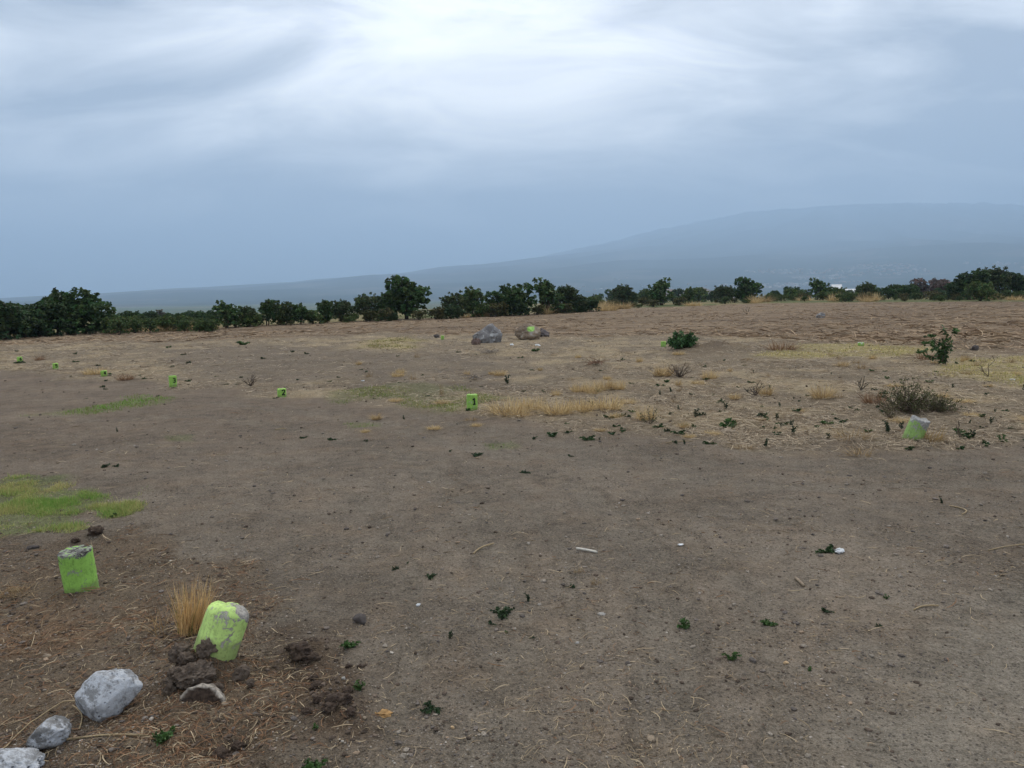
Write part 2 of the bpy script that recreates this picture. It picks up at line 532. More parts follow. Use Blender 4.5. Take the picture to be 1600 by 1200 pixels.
def mat_ground():
    k = NT('soil'); co = k.coord('Object'); at_ = k.n('ShaderNodeAttribute', attribute_name='col'); a = at_.outputs['Color']; furrow = at_.outputs['Alpha']
    n1 = k.noise(co, 0.9, 5, 0.6); n2 = k.noise(co, 7.0, 6, 0.65); n3 = k.noise(co, 55, 4, 0.7); n4 = k.noise(co, 190, 2, 0.6)
    f = k.math('ADD', k.math('MULTIPLY', n1, 0.45), k.math('MULTIPLY', n2, 0.55))  # medium mottling in the soil colour stands in for the shadows of clods
    f = k.math('ADD', f, k.math('MULTIPLY', n3, 0.9))
    f = k.math('ADD', f, k.math('MULTIPLY', n4, 0.8))
    f = k.mapr(f, 0.92, 1.78, 0.10, 1.90, smooth=False)
    mul = k.n('ShaderNodeVectorMath', operation='SCALE'); k.l(a, mul.inputs[0]); k.l(f, mul.inputs['Scale'])
    # single grains: pale pumice, straw chaff, dark crumbs
    vc = k.vor(co, 75, 'F1', 'Color'); vd = k.vor(co, 75, 'F1', 'Distance')
    sep = k.n('ShaderNodeSeparateColor'); k.l(vc, sep.inputs[0])
    grain = k.math('MULTIPLY', k.mapr(sep.outputs[0], 0.86, 0.9), k.mapr(vd, 0.42, 0.25))
    c = k.mix(k.math('MULTIPLY', grain, 0.7), mul.outputs[0], (0.33, 0.28, 0.22))
    dark = k.math('MULTIPLY', k.mapr(sep.outputs[1], 0.8, 0.86), k.mapr(vd, 0.5, 0.3))
    c = k.mix(k.math('MULTIPLY', dark, 0.6), c, (0.03, 0.023, 0.018))
    # brown against grey over larger stretches
    n5 = k.noise(co, 2.3, 4, 0.6)
    c = k.mix(k.mapr(n5, 0.42, 0.75, 0, 0.30), c, k.mix(1.0, c, (1.12, 0.93, 0.76), 'MULTIPLY'))
    # plough lines across the far stubble
    mp = k.n('ShaderNodeMapping'); k.l(co, mp.inputs[0]); mp.inputs['Scale'].default_value = (0.10, 1.35, 1.0); mp.inputs['Rotation'].default_value = (0, 0, R(5))
    nf = k.noise(mp.outputs[0], 1.0, 5, 0.65, 0.3)
    c = k.mix(k.math('MULTIPLY', furrow, k.mapr(nf, 0.46, 0.66, 0.0, 0.65)), c, (0.060, 0.042, 0.032))
    c = k.mix(k.math('MULTIPLY', furrow, k.mapr(nf, 0.46, 0.30, 0.0, 0.55)), c, (0.27, 0.20, 0.14))
    hgt = k.math('ADD', k.math('MULTIPLY', n3, 1.0), k.math('MULTIPLY', n4, 0.5))
    hgt = k.math('ADD', hgt, k.math('MULTIPLY', k.math('MULTIPLY', grain, 1.0), 0.35))
    hgt = k.math('ADD', hgt, k.math('MULTIPLY', n2, 1.6))
    return k.bsdf(c, 0.97, 0.08, hgt, 0.9, 0.022)


def mat_col(name, rough=0.9, trans=0.0, vary=0.25, scale=30, spec=0.15):
    k = NT(name); a = k.attr('col'); n = k.noise(k.coord('Object'), scale, 3, 0.6)
    s = k.n('ShaderNodeVectorMath', operation='SCALE'); k.l(a, s.inputs[0])
    k.l(k.mapr(n, 0.25, 0.75, 1 - vary, 1 + vary), s.inputs['Scale'])
    return k.bsdf(s.outputs[0], rough, spec, translucent=trans)


def mat_marker(name, green, wear=0.5, grey=(0.36, 0.34, 0.31), side=0.0, z0=0.19, stain=0.0):
    """old lime paint on cast concrete; bare at the worn top (object z near z0) and in flakes"""
    k = NT(name); co = k.coord('Object')
    sp = k.n('ShaderNodeSeparateXYZ'); k.l(co, sp.inputs[0])
    n1 = k.noise(co, 16, 6, 0.7, 0.6); n2 = k.noise(co, 70, 4, 0.7); n3 = k.noise(co, 7, 3, 0.6)
    z = k.math('MULTIPLY', k.math('SUBTRACT', sp.outputs[2], z0), 9.0)
    t = k.math('ADD', k.math('ADD', z, k.math('MULTIPLY', sp.outputs[0], side)), k.math('MULTIPLY', k.math('SUBTRACT', n1, 0.5), 3.2))
    bare = k.mapr(t, 0.0, 0.16)
    flake = k.mapr(k.math('ADD', n1, k.math('MULTIPLY', n2, 0.35)), 0.80 - 0.10 * wear, 0.86 - 0.10 * wear)
    bare = k.math('MAXIMUM', bare, flake)
    g = k.mix(k.mapr(n3, 0.3, 0.7), tuple(x * 0.80 for x in green), green)
    g = k.mix(k.mapr(n2, 0.46, 0.68, 0, 0.6), g, tuple(x * 0.42 for x in green))
    mp = k.n('ShaderNodeMapping'); k.l(co, mp.inputs[0]); mp.inputs['Scale'].default_value = (55, 55, 7)
    st = k.noise(mp.outputs[0], 1.0, 4, 0.65)
    g = k.mix(k.mapr(st, 0.50, 0.72, 0, 0.55), g, tuple(x * 0.35 for x in green))
    low = k.mapr(k.math('ADD', sp.outputs[2], k.math('MULTIPLY', n1, -0.10)), 0.005, -0.03, 0, 0.5)
    g = k.mix(low, g, (0.13, 0.12, 0.06))
    cc = k.mix(k.mapr(n2, 0.35, 0.65), tuple(x * 0.55 for x in grey), grey)
    if stain:
        st = k.math('MULTIPLY', k.mapr(n1, 0.50, 0.60), k.mapr(sp.outputs[2], z0 - 0.05, z0 - 0.01))
        cc = k.mix(k.math('MULTIPLY', st, stain), cc, (0.03, 0.025, 0.02))
    c = k.mix(bare, g, cc)
    h = k.math('ADD', k.math('MULTIPLY', bare, -0.4), k.math('MULTIPLY', n2, 0.5))
    return k.bsdf(c, 0.8, 0.25, h, 0.6, 0.006)


def mat_rock(name, base, dark, white=None, amount=0.5, scale=1.0, moss=None):
    k = NT(name); co = k.coord('Object')
    n1 = k.noise(co, 9 * scale, 7, 0.65, 0.4); n2 = k.noise(co, 42 * scale, 5, 0.7); v = k.vor(co, 55 * scale)
    c = k.mix(k.mapr(n1, 0.35, 0.65), dark, base)
    if white:
        w = k.mapr(k.math('ADD', k.math('MULTIPLY', n1, 0.5), k.math('MULTIPLY', n2, 0.5)), 0.60 - 0.22 * amount, 0.70 - 0.22 * amount)
        c = k.mix(k.math('MULTIPLY', w, 0.92), c, white)
    pit = k.mapr(v, 0.28, 0.08)
    pit = k.math('MULTIPLY', pit, k.mapr(n2, 0.45, 0.6))
    c = k.mix(k.math('MULTIPLY', pit, 0.75), c, tuple(x * 0.35 for x in dark))
    # soil splashed on the foot
    sp = k.n('ShaderNodeSeparateXYZ'); k.l(co, sp.inputs[0])
    h = k.math('ADD', k.math('MULTIPLY', n2, 0.8), k.math('MULTIPLY', pit, -0.9))
    h = k.math('ADD', h, k.math('MULTIPLY', n1, 1.2))
    return k.bsdf(c, 0.92, 0.15, h, 0.8, 0.012 / scale)


def mat_plain(name, col, rough=0.8, vary=0.3, scale=20):
    k = NT(name); n = k.noise(k.coord('Object'), scale, 4, 0.6)
    return k.bsdf(k.mix(k.mapr(n, 0.3, 0.7), tuple(x * (1 - vary) for x in col), col), rough, 0.2, n, 0.3, 0.005)


def mat_far(name, c1, c2, c3, scale):
    k = NT(name); co = k.coord('Object')
    n1 = k.noise(co, scale, 6, 0.6); v = k.vor(co, scale * 3, 'F1', 'Color')
    sep = k.n('ShaderNodeSeparateColor'); k.l(v, sep.inputs[0])
    c = k.mix(k.mapr(n1, 0.35, 0.65), c1, c2)
    c = k.mix(k.math('MULTIPLY', k.mapr(sep.outputs[0], 0.70, 0.78), k.mapr(n1, 0.4, 0.55)), c, c3)
    return k.bsdf(c, 1.0, 0.0)


M_SOIL = mat_ground()
M_LEAF = mat_col('leaves', 0.6, 0.22, 0.25, 3, 0.25)
M_BLADE = mat_col('grass_blades', 0.85, 0.15, 0.15, 40)
M_STRAW = mat_col('straw', 0.9, 0.0, 0.15, 40)
M_STONE = mat_col('pebble_stone', 0.95, 0.0, 0.3, 160)
M_CLOD = mat_col('soil_clods', 1.0, 0.0, 0.4, 60, 0.05)
M_BARK = mat_plain('bark', (0.10, 0.075, 0.055), 0.95, 0.5, 14)
M_TWIG = mat_plain('grey_twigs', (0.16, 0.12, 0.09), 0.95, 0.4, 20)
M_BLACK = mat_plain('black_paint', (0.012, 0.012, 0.014), 0.6, 0.3, 60)
M_WHITE = mat_plain('white_plastic', (0.75, 0.76, 0.76), 0.5, 0.12, 40)

# ------------------------------------------------------------------ the ground, one sheet to the horizon
def ground_tint(x, y):
    r = np.hypot(x, y)
    bare = np.array((0.142, 0.116, 0.098))
    c = np.broadcast_to(bare, x.shape + (3,)).copy()
    def lay(m, col, k=1.0):
        nonlocal c
        m = (m * k)[..., None]; c = c * (1 - m) + np.array(col) * m
    n = fbm(x / 3.0, y / 3.0, 1.2, 3); n2 = fbm(x / 0.9, y / 0.9, 7.2, 3); n3 = fbm(x / 14, y / 14, 4.4, 2)
    c *= (1 + 0.15 * n + 0.16 * n2)[..., None]
    lay(sstep(5, 11, r), (0.138, 0.106, 0.086), 0.7)
    lay(Z_LEFT(x, y), (0.108, 0.080, 0.060), 0.8)
    lay(Z_LEFT(x, y) * sstep(0.05, 0.5, n2 + 0.4 * n), (0.150, 0.092, 0.058), 0.5)
    lay(Z_PATH(x, y), (0.182, 0.156, 0.135), 0.85)
    tr = np.zeros(x.shape)
    for t_ in TRACKS: tr = np.maximum(tr, t_(x, y))
    bars = 0.5 + 0.5 * np.sin((x * 0.6 + y) / 0.035 + 2 * n2)
    lay(tr, (0.152, 0.130, 0.112), 0.35)
    lay(4 * tr * (1 - tr) * sstep(-0.2, 0.5, n2), (0.085, 0.066, 0.053), 0.32)
    lay(tr * sstep(0.5, 0.9, bars) * sstep(-0.3, 0.3, n), (0.085, 0.068, 0.056), 0.22)
    f = Z_FIELD(x, y)
    lay(f, (0.165, 0.130, 0.098), 0.8)
    lay(f * sstep(-0.05, 0.45, n2 + 0.6 * n), (0.275, 0.215, 0.145), 0.6)
    lay(Z_BARE(x, y), (0.125, 0.100, 0.083), 0.75)
    s = Z_STUB(x, y)
    lay(s, (0.158, 0.113, 0.080), 0.8)
    lay(s * sstep(0.0, 0.5, n3), (0.125, 0.090, 0.068), 0.5)
    lay(Z_CLOD(x, y), (0.070, 0.048, 0.035), 0.85)
    for (mx, my, rad, hh) in MOUNDS[:8]:
        lay(np.exp(-((x - mx) ** 2 + (y - my) ** 2) / (rad * 1.1) ** 2), (0.085, 0.062, 0.047), 0.85)
    for gi, g in enumerate(GREEN): lay(g(x, y), (0.10, 0.125, 0.045), 0.6 if gi == 0 else 0.35)
    for g in YELLOW: lay(g(x, y), (0.26, 0.215, 0.10), 0.65)
    b = beyond(x, y)
    past = sstep(-0.5, 1.5, b)
    lay(past, (0.15, 0.125, 0.065), 0.9)
    lay(past * sstep(-0.1, 0.3, n3 + 0.5 * n), (0.055, 0.075, 0.03), 0.8)
    far = sstep(200, 600, r)
    lay(far, (0.05, 0.07, 0.035))
    pt = fbm(x / 260, y / 260, 9.9, 2)
    lay(far * sstep(0.15, 0.3, pt), (0.10, 0.092, 0.06), 0.8)
    out = np.clip(c * np.array((1.19, 1.20, 1.09)), 0.01, 1)
    return np.concatenate([out, (0.02 + 0.98 * s * (1 - past))[..., None]], -1)


def build_ground():
    az = np.concatenate([np.linspace(-180, -56, 30)[:-1], np.linspace(-56, 56, 800), np.linspace(56, 180, 30)[1:-1]])
    rr = list(np.linspace(0.15, 1.75, 10)); r = 1.8
    while r < 60000:
        rr.append(r); r += min(max(0.012, r * r * 0.0016), r * 0.035 if r < 150 else r * 0.06)
    rr = np.array(rr); na, nr = len(az), len(rr)
    A, Rr = np.meshgrid(np.radians(az), rr)
    x, y = Rr * np.sin(A), Rr * np.cos(A)
    x, y = x.ravel(), y.ravel()
    z = height(x, y); c = ground_tint(x, y)
    i = np.arange(nr - 1)[:, None] * na; j = np.arange(na)[None, :]
    q = np.stack([i + j, i + na + j, i + na + (j + 1) % na, i + (j + 1) % na], -1).reshape(-1, 4)
    q = q[:, ::-1]
    v = np.stack([x, y, z], -1)
    v = np.concatenate([v, [[0, 0, H(0.01, 0.01)]]]); c = np.concatenate([c, c[:1]])
    jj = np.arange(na); t = np.stack([np.full(na, len(v) - 1), (jj + 1) % na, jj], -1)
    me = mesh_np('ground', v, q, t, M_SOIL, c, True)
    return tag(link('ground', me), 'bare grey-brown soil of the plot and the stubble field behind it', None, kind='structure')


build_ground()

# ------------------------------------------------------------------ far hills, volcano, town
VOL_AZ, VOL_D = 22.5, 16000.0
vx, vy = math.sin(R(VOL_AZ)) * VOL_D, math.cos(R(VOL_AZ)) * VOL_D


def mountain_h(x, y):
    dx, dy = x - vx, y - vy
    ux, uy = math.sin(R(VOL_AZ)), math.cos(R(VOL_AZ))
    dep = dx * ux + dy * uy; lat = dx * uy - dy * ux
    lat = np.where(lat > 0, lat * 0.9, lat / 0.90)
    d = np.sqrt(lat ** 2 + dep ** 2) * (1 + 0.10 * perlin(x / 3500, y / 3500, 8.1))
    h = np.interp(d, [0, 1200, 2350, 3500, 4850, 6500, 8700, 11000, 13600, 20000], [1500, 1470, 1380, 1210, 930, 610, 370, 205, 55, -40])
    th = np.arctan2(dep, lat)
    gully = np.abs(perlin(th * 9 + 3, d / 6000.0, 2.2)) + 0.5 * np.abs(perlin(th * 21, d / 3000.0, 5.2))
    h = h * (1 - 0.14 * gully * sstep(300, 4000, d)) + 30 * perlin(x / 900, y / 900, 1.1)
    return h * sstep(2600, 7200, np.hypot(x, y)) - 25


def build_mountain():
    az = np.radians(np.linspace(-60, 80, 420)); rr = np.linspace(2400, 27000, 150)
    A, Q = np.meshgrid(az, rr); x, y = (Q * np.sin(A)).ravel(), (Q * np.cos(A)).ravel()
    v = np.stack([x, y, mountain_h(x, y)], -1); na = len(az)
    i = np.arange(len(rr) - 1)[:, None] * na; j = np.arange(na - 1)[None, :]
    q = np.stack([i + j, i + j + 1, i + na + j + 1, i + na + j], -1).reshape(-1, 4)
    me = mesh_np('mountain', v, q, None, mat_far('mountain_forest', (0.028, 0.038, 0.032), (0.045, 0.052, 0.042), (0.085, 0.080, 0.068), 0.0011), None, True)
    tag(link('mountain', me), 'broad hazy blue volcano with its top in cloud', None, kind='structure')


build_mountain()


def build_hill(name, label, u, D, wpx, hpx, mat, rows=18):
    p = at(u, D); m = D / F_PX
    a = math.atan2(p.x, p.y); L_, Wd, Hh = wpx * m / 2, wpx * m / 3.0, hpx * m
    s, t = np.meshgrid(np.linspace(-1, 1, 60), np.linspace(-1, 1, rows))
    s, t = s.ravel(), t.ravel()
    hh = Hh * np.maximum(0, 1 - s * s) ** 0.8 * np.maximum(0, 1 - t * t) * (1 + 0.35 * perlin(s * 3 + u, t * 2, 0.3)) - 6
    x = p.x + s * L_ * math.cos(a) + t * Wd * math.sin(a); y = p.y - s * L_ * math.sin(a) + t * Wd * math.cos(a)
    v = np.stack([x, y, p.z + hh], -1)
    i = np.arange(rows - 1)[:, None] * 60; j = np.arange(59)[None, :]
    q = np.stack([i + j, i + j + 1, i + 61 + j, i + 60 + j], -1).reshape(-1, 4)
    tag(link(name, mesh_np(name, v, q, None, mat, None, True)), label, None, kind='structure')


M_DRYHILL = mat_far('dry_hill', (0.17, 0.115, 0.085), (0.22, 0.16, 0.115), (0.07, 0.075, 0.045), 0.03)
M_FARHILL = mat_far('far_hill', (0.04, 0.055, 0.04), (0.07, 0.075, 0.05), (0.22, 0.19, 0.15), 0.004)
build_hill('hill', 'low bare brown hill showing between the hedgerow trees right of centre', 1075, 1600, 170, 22, M_DRYHILL)
build_hill('hill', 'faint low blue hill beyond the left end of the field', 240, 6500, 420, 12, M_FARHILL)


def build_town():
    rng = np.random.default_rng(21)
    mats = [mat_plain('town_wall', (0.55, 0.52, 0.47), 0.9, 0.4, 0.05)]
    b = Bag()
    n = 0
    while n < 620:
        u = rng.uniform(1130, 1640); D = rng.uniform(4000, 5600)
        if n % 5 == 0: u = rng.uniform(900, 1600)
        d = rays(np.array(u), np.array(440.0)); a = math.atan2(d[0], d[1])
        x, y = math.sin(a) * D, math.cos(a) * D
        if perlin(np.array([x / 420]), np.array([y / 420]), 3.3)[0] < 0.02: continue
        z = float(mountain_h(np.array([x]), np.array([y]))[0])
        w, dd, h = rng.uniform(6, 22), rng.uniform(6, 12), rng.uniform(3, 7)
        th = rng.uniform(0, 3.14); c, s = math.cos(th), math.sin(th)
        q = [(-w, -dd), (w, -dd), (w, dd), (-w, dd)]
        base = [(x + (px * c - py * s) / 2, y + (px * s + py * c) / 2) for px, py in q]
        rise = h * 0.25
        v = [(px, py, z - 8) for px, py in base] + [(px, py, z + h) for px, py in base]
        mid = [((base[0][0] + base[3][0]) / 2, (base[0][1] + base[3][1]) / 2, z + h + rise), ((base[1][0] + base[2][0]) / 2, (base[1][1] + base[2][1]) / 2, z + h + rise)]
        v += mid
        f = [(0, 1, 5, 4), (1, 2, 6, 5), (2, 3, 7, 6), (3, 0, 4, 7), (4, 5, 9, 8), (6, 7, 8, 9)]
        t = [(7, 4, 8), (5, 6, 9)]
        k = rng.uniform(0.35, 1.0); col = np.array((0.36, 0.335, 0.30)) * k if rng.random() < 0.75 else np.array((0.24, 0.16, 0.12))
        b.add(v, f, col, t); n += 1
    o = link('distant_town', b.mesh('distant_town', mat_col('town_walls', 0.9, 0, 0.2, 0.05)))
    tag(o, 'pale scattered houses of a far town at the foot of the volcano', 'town', kind='stuff')


build_town()

# ------------------------------------------------------------------ haze
def build_haze():
    x0, x1, y0, y1, z0, z1 = -33000, 33000, -2000, 33000, -60, 1530
    v = [(x, y, z) for z in (z0, z1) for y in (y0, y1) for x in (x0, x1)]
    f = [(0, 2, 3, 1), (4, 5, 7, 6), (0, 1, 5, 4), (2, 6, 7, 3), (0, 4, 6, 2), (1, 3, 7, 5)]
    me = bpy.data.meshes.new('haze'); me.from_pydata(v, [], f)
    m = bpy.data.materials.new('haze_air'); m.use_nodes = True; nt = m.node_tree; nt.nodes.clear()
    out = nt.nodes.new('ShaderNodeOutputMaterial'); pv = nt.nodes.new('ShaderNodeVolumePrincipled')
    pv.inputs['Color'].default_value = (0.49, 0.67, 0.90, 1)
    pv.inputs['Density'].default_value = HAZE
    pv.inputs['Anisotropy'].default_value = 0.2
    nt.links.new(pv.outputs[0], out.inputs['Volume'])
    me.materials.append(m)
    tag(link('haze', me), 'pale blue haze between the field and the mountain', 'haze', kind='stuff')


HAZE = 0.0002
build_haze()

# ------------------------------------------------------------------ labels for many alike things: counted from a landmark
LANDMARKS = [(738, 628, 'the number one marker'), (440, 613, 'the number two marker'), (270, 595, 'the tallest marker on the left'), (163, 583, 'the marker with a weed beside it'),
             (87, 572, 'the second marker from the left edge'), (31, 561, 'the farthest left marker'), (1435, 672, 'the tilted marker'), (764, 525, 'the grey boulder'),
             (826, 522, 'the tan boulder'), (1066, 538, 'the bright green shrub'), (1474, 545, 'the tall leafy bush'), (1440, 628, 'the olive scrub'), (1062, 578, 'the bare twiggy bush'),
             (1015, 655, 'the upright twiggy weed'), (1345, 538, 'the white topped marker'), (930, 606, 'the golden tuft group'), (1180, 610, 'the dead twiggy plant'),
             (1285, 615, 'the golden tuft left of the scrub'), (1580, 596, 'the white scrap at the right edge'), (1138, 668, 'the flat tan stone'), (930, 568, 'the reddish twig pile'), (1330, 690, 'the spread dead grass clump')]
TREEMARKS = [(20, 490, 'the picture\'s left edge'), (92, 480, 'the tallest tree of the left clump'), (150, 490, 'the right tree of the left clump'), (248, 495, 'the thin bare tree'), (354, 490, 'the hedgerow\'s left end'), (445, 490, 'the three narrow trees'),
             (573, 480, 'the wide tree left of the tallest'), (636, 465, 'the tallest hedgerow tree'), (738, 470, 'the pale green hedgerow tree'), (797, 470, 'the dark tree above the tan boulder'),
             (870, 465, 'the joined pair of trees'), (973, 460, 'the compact dark tree'), (1034, 455, 'the tufted tree before the brown hill'), (1129, 460, 'the low tree right of the brown hill'), (1170, 452, 'the rounded tree left of the gap'),
             (1276, 452, 'the two crowned tree'), (1320, 452, 'the white sheds'), (1388, 455, 'the flat topped trees'), (1458, 445, 'the reddish brown domed tree'), (1516, 445, 'the big clump at the right'), (1590, 445, 'the picture\'s right edge')]
ORD = ['first', 'second', 'third', 'fourth', 'fifth', 'sixth', 'seventh', 'eighth', 'ninth', 'tenth', 'eleventh', 'twelfth', 'thirteenth', 'fourteenth', 'fifteenth', 'sixteenth', 'seventeenth', 'eighteenth', 'nineteenth', 'twentieth']
FAMILY = []


def counted(o, u, v, noun, trees=False):
    FAMILY.append((o, u, v, noun, trees)); return o


def label_families():
    seen = {}
    for o, u, v, noun, tr in FAMILY:
        if tr:
            k = min(TREEMARKS, key=lambda m: abs(m[0] - u)); dx, dy = u - k[0], 0
        else:
            k = min(LANDMARKS, key=lambda m: math.hypot(m[0] - u, 2.5 * (m[1] - v))); dx, dy = u - k[0], 2.5 * (v - k[1])
        rel = ('left of' if dx < 0 else 'right of') if abs(dx) >= abs(dy) else ('behind' if dy < 0 else 'in front of')
        seen.setdefault((noun, rel, k[2]), []).append((math.hypot(dx, dy), o))
    for (noun, rel, mark), lst in seen.items():
        lst.sort(key=lambda t: t[0])
        for i, (_, o) in enumerate(lst):
            o['label'] = (f'{noun} just {rel} {mark}' if len(lst) == 1 else f'{ORD[i]} {noun} {rel} {mark}')


# ------------------------------------------------------------------ trees
def leaf_fan(b, centres, n, length, width, rng, cols, up=0.35, jitter=0.06):
    """rosettes of broad leaves round each centre (M,3); cols (M,3)"""
    m = len(centres)
    c = np.repeat(centres, n, 0) + rng.normal(0, jitter, (m * n, 3))
    d = rng.normal(size=(m * n, 3)); d[:, 2] += up; d /= np.linalg.norm(d, axis=1)[:, None]
    L_ = length * rng.uniform(0.6, 1.25, m * n)[:, None]
    side = np.cross(d, rng.normal(size=(m * n, 3))); side /= np.linalg.norm(side, axis=1)[:, None] + 1e-9
    droop = np.array((0, 0, -1.0)) * L_ * 0.22
    p = np.stack([c, c + d * L_ * 0.55 + droop * 0.2, c + d * L_ + droop], 1)
    w = width * rng.uniform(0.7, 1.2, m * n)[:, None] * np.array([0.35, 1.0, 0.15])
    k = np.repeat(cols, n, 0) * rng.uniform(0.65, 1.35, (m * n, 1))
    v, q, cc = strips(p, side, w, k)
    b.add(v, q, cc)


def limb(b, p0, p1, r0, r1, rng, n=5, wob=0.06, col=(0.1, 0.075, 0.055)):
    t = np.linspace(0, 1, n)[:, None]
    pts = np.array(p0) * (1 - t) + np.array(p1) * t
    L_ = np.linalg.norm(np.array(p1) - np.array(p0))
    pts[1:-1] += rng.normal(0, wob * L_, (n - 2, 3))
    v, q, tt = tube(pts, r0 + (r1 - r0) * t[:, 0], 6)
    b.add(v, q, col, tt)
    return pts


def tree_mesh(seed, w=1.0, lobes=7, dense=1.0, base=0.12, green=(0.044, 0.088, 0.026), stems=3, leafy=1.0, leaf=0.062):
    """a unit-height tree (1 m): trunk mesh and crown mesh; w = crown half width"""
    rng = np.random.default_rng(seed)
    tb, cb = Bag(), Bag()
    tips = []
    lob = []
    for i in range(lobes):
        a = rng.uniform(0, 6.283); rr = w * rng.uniform(0.15, 0.62) if i else 0
        zz = rng.uniform(0.40, 0.80) if i else 0.72
        lob.append((rr * math.cos(a), rr * math.sin(a), zz, rng.uniform(0.16, 0.27) * (0.6 + 0.6 * w)))
    ends = []
    for s in range(stems):
        a = s / stems * 6.283 + rng.uniform(-0.5, 0.5)
        p0 = (0.022 * math.cos(a) * (stems > 1), 0.022 * math.sin(a) * (stems > 1), -0.03)
        k = lob[s % lobes]
        p1 = (k[0] * 0.55 + 0.05 * math.cos(a), k[1] * 0.55 + 0.05 * math.sin(a), 0.42 + 0.1 * rng.random())
        limb(tb, p0, p1, 0.026, 0.013, rng); ends.append(np.array(p1))
    for k2 in lob:
        p2 = np.array(k2[:3]); p1 = min(ends, key=lambda e: np.linalg.norm(e - p2))
        limb(tb, p1 - (p2 - p1) * 0.02, p2, 0.012, 0.005, rng)
    cen, col = [], []
    for (x, y, z, r) in lob:
        n = int(34 * dense * (r / 0.22) ** 2)
        d = rng.normal(size=(n, 3)); d /= np.linalg.norm(d, axis=1)[:, None]
        d *= (r * rng.uniform(0.35, 1.0, n) ** 0.5)[:, None]
        d[:, 2] *= 0.85
        cen.append(np.array((x, y, z)) + d)
    n = int(60 * dense)                                   # skirt of lower leaves
    a = rng.uniform(0, 6.283, n); rr = w * np.sqrt(rng.uniform(0, 0.6, n))
    cen.append(np.stack([rr * np.cos(a), rr * np.sin(a), rng.uniform(base, 0.5, n)], -1))
    n = int(9 * leafy)                                    # shoots that break the outline
    for i in range(n):
        k = lob[rng.integers(lobes)]
        d = rng.normal(size=3); d[2] = abs(d[2]) + 0.4; d /= np.linalg.norm(d)
        p = np.array(k[:3]) + d * k[3] * rng.uniform(1.05, 1.4)
        limb(tb, np.array(k[:3]) - d * 0.01, p, 0.005, 0.002, rng, 3)
        cen.append(p[None]); cen.append((p - d * 0.04)[None])
    cen = np.concatenate(cen)
    cen[:, 2] = np.clip(cen[:, 2], base, 1.02)
    g = np.array(green) * rng.uniform(0.55, 1.55, (len(cen), 1))
    g[:, 0] *= rng.uniform(0.8, 1.4, len(cen))
    leaf_fan(cb, cen, 13, leaf, leaf * 0.42, rng, g, jitter=0.012)
    return tb.mesh('trunk', M_BARK, True), cb.mesh('crown', M_LEAF)


TREES = {'round': tree_mesh(1, 0.62, 8, 1.25, 0.14),
         'wide': tree_mesh(2, 0.85, 10, 1.3, 0.08),
         'open': tree_mesh(3, 0.62, 7, 0.75, 0.12, (0.050, 0.098, 0.028), 4, 2.2),
         'tall': tree_mesh(4, 0.45, 7, 1.05, 0.18, stems=2, leafy=1.3),
         'light': tree_mesh(5, 0.58, 7, 0.75, 0.10, (0.066, 0.110, 0.036), 4, 2.0),
         'dense': tree_mesh(6, 0.75, 11, 1.5, 0.05, (0.038, 0.074, 0.026)),
         'low': tree_mesh(7, 0.95, 9, 1.1, 0.03, (0.075, 0.120, 0.034), 5, 1.6, 0.075),
         'olive': tree_mesh(8, 0.80, 8, 0.8, 0.04, (0.082, 0.092, 0.034), 5, 2.0, 0.070),
         'fine': tree_mesh(12, 0.66, 9, 2.1, 0.16, (0.050, 0.078, 0.030), 3, 1.4, 0.045),
         'airy': tree_mesh(13, 0.70, 9, 0.9, 0.28, (0.056, 0.086, 0.030), 2, 2.4, 0.050),
         'brown': tree_mesh(9, 0.85, 9, 1.1, 0.15, (0.105, 0.080, 0.066), 3, 1.0),
         'thin': tree_mesh(10, 0.26, 6, 0.28, 0.25, (0.085, 0.085, 0.060), 1, 1.5)}


def tree(kind, u, vb, vt, label, group, name='tree', D=None, cat='tree', wide=1.0):
    p = at(u, D) if D else G(u, vb)
    h = max(0.3, top_h(p, u, vt))
    e = bpy.data.objects.new(name, None); COL.objects.link(e)
    e.empty_display_size = 0.2
    e.location = p; e.rotation_euler = (0, 0, random.uniform(0, 6.28))
    e.scale = (h * wide * 1.18, h * wide * 1.18, h)
    tm, cm = TREES[kind]
    link('trunk' if cat == 'tree' else 'stem', tm, e); link('crown' if cat == 'tree' else 'foliage', cm, e)
    return tag(e, label, cat, group)


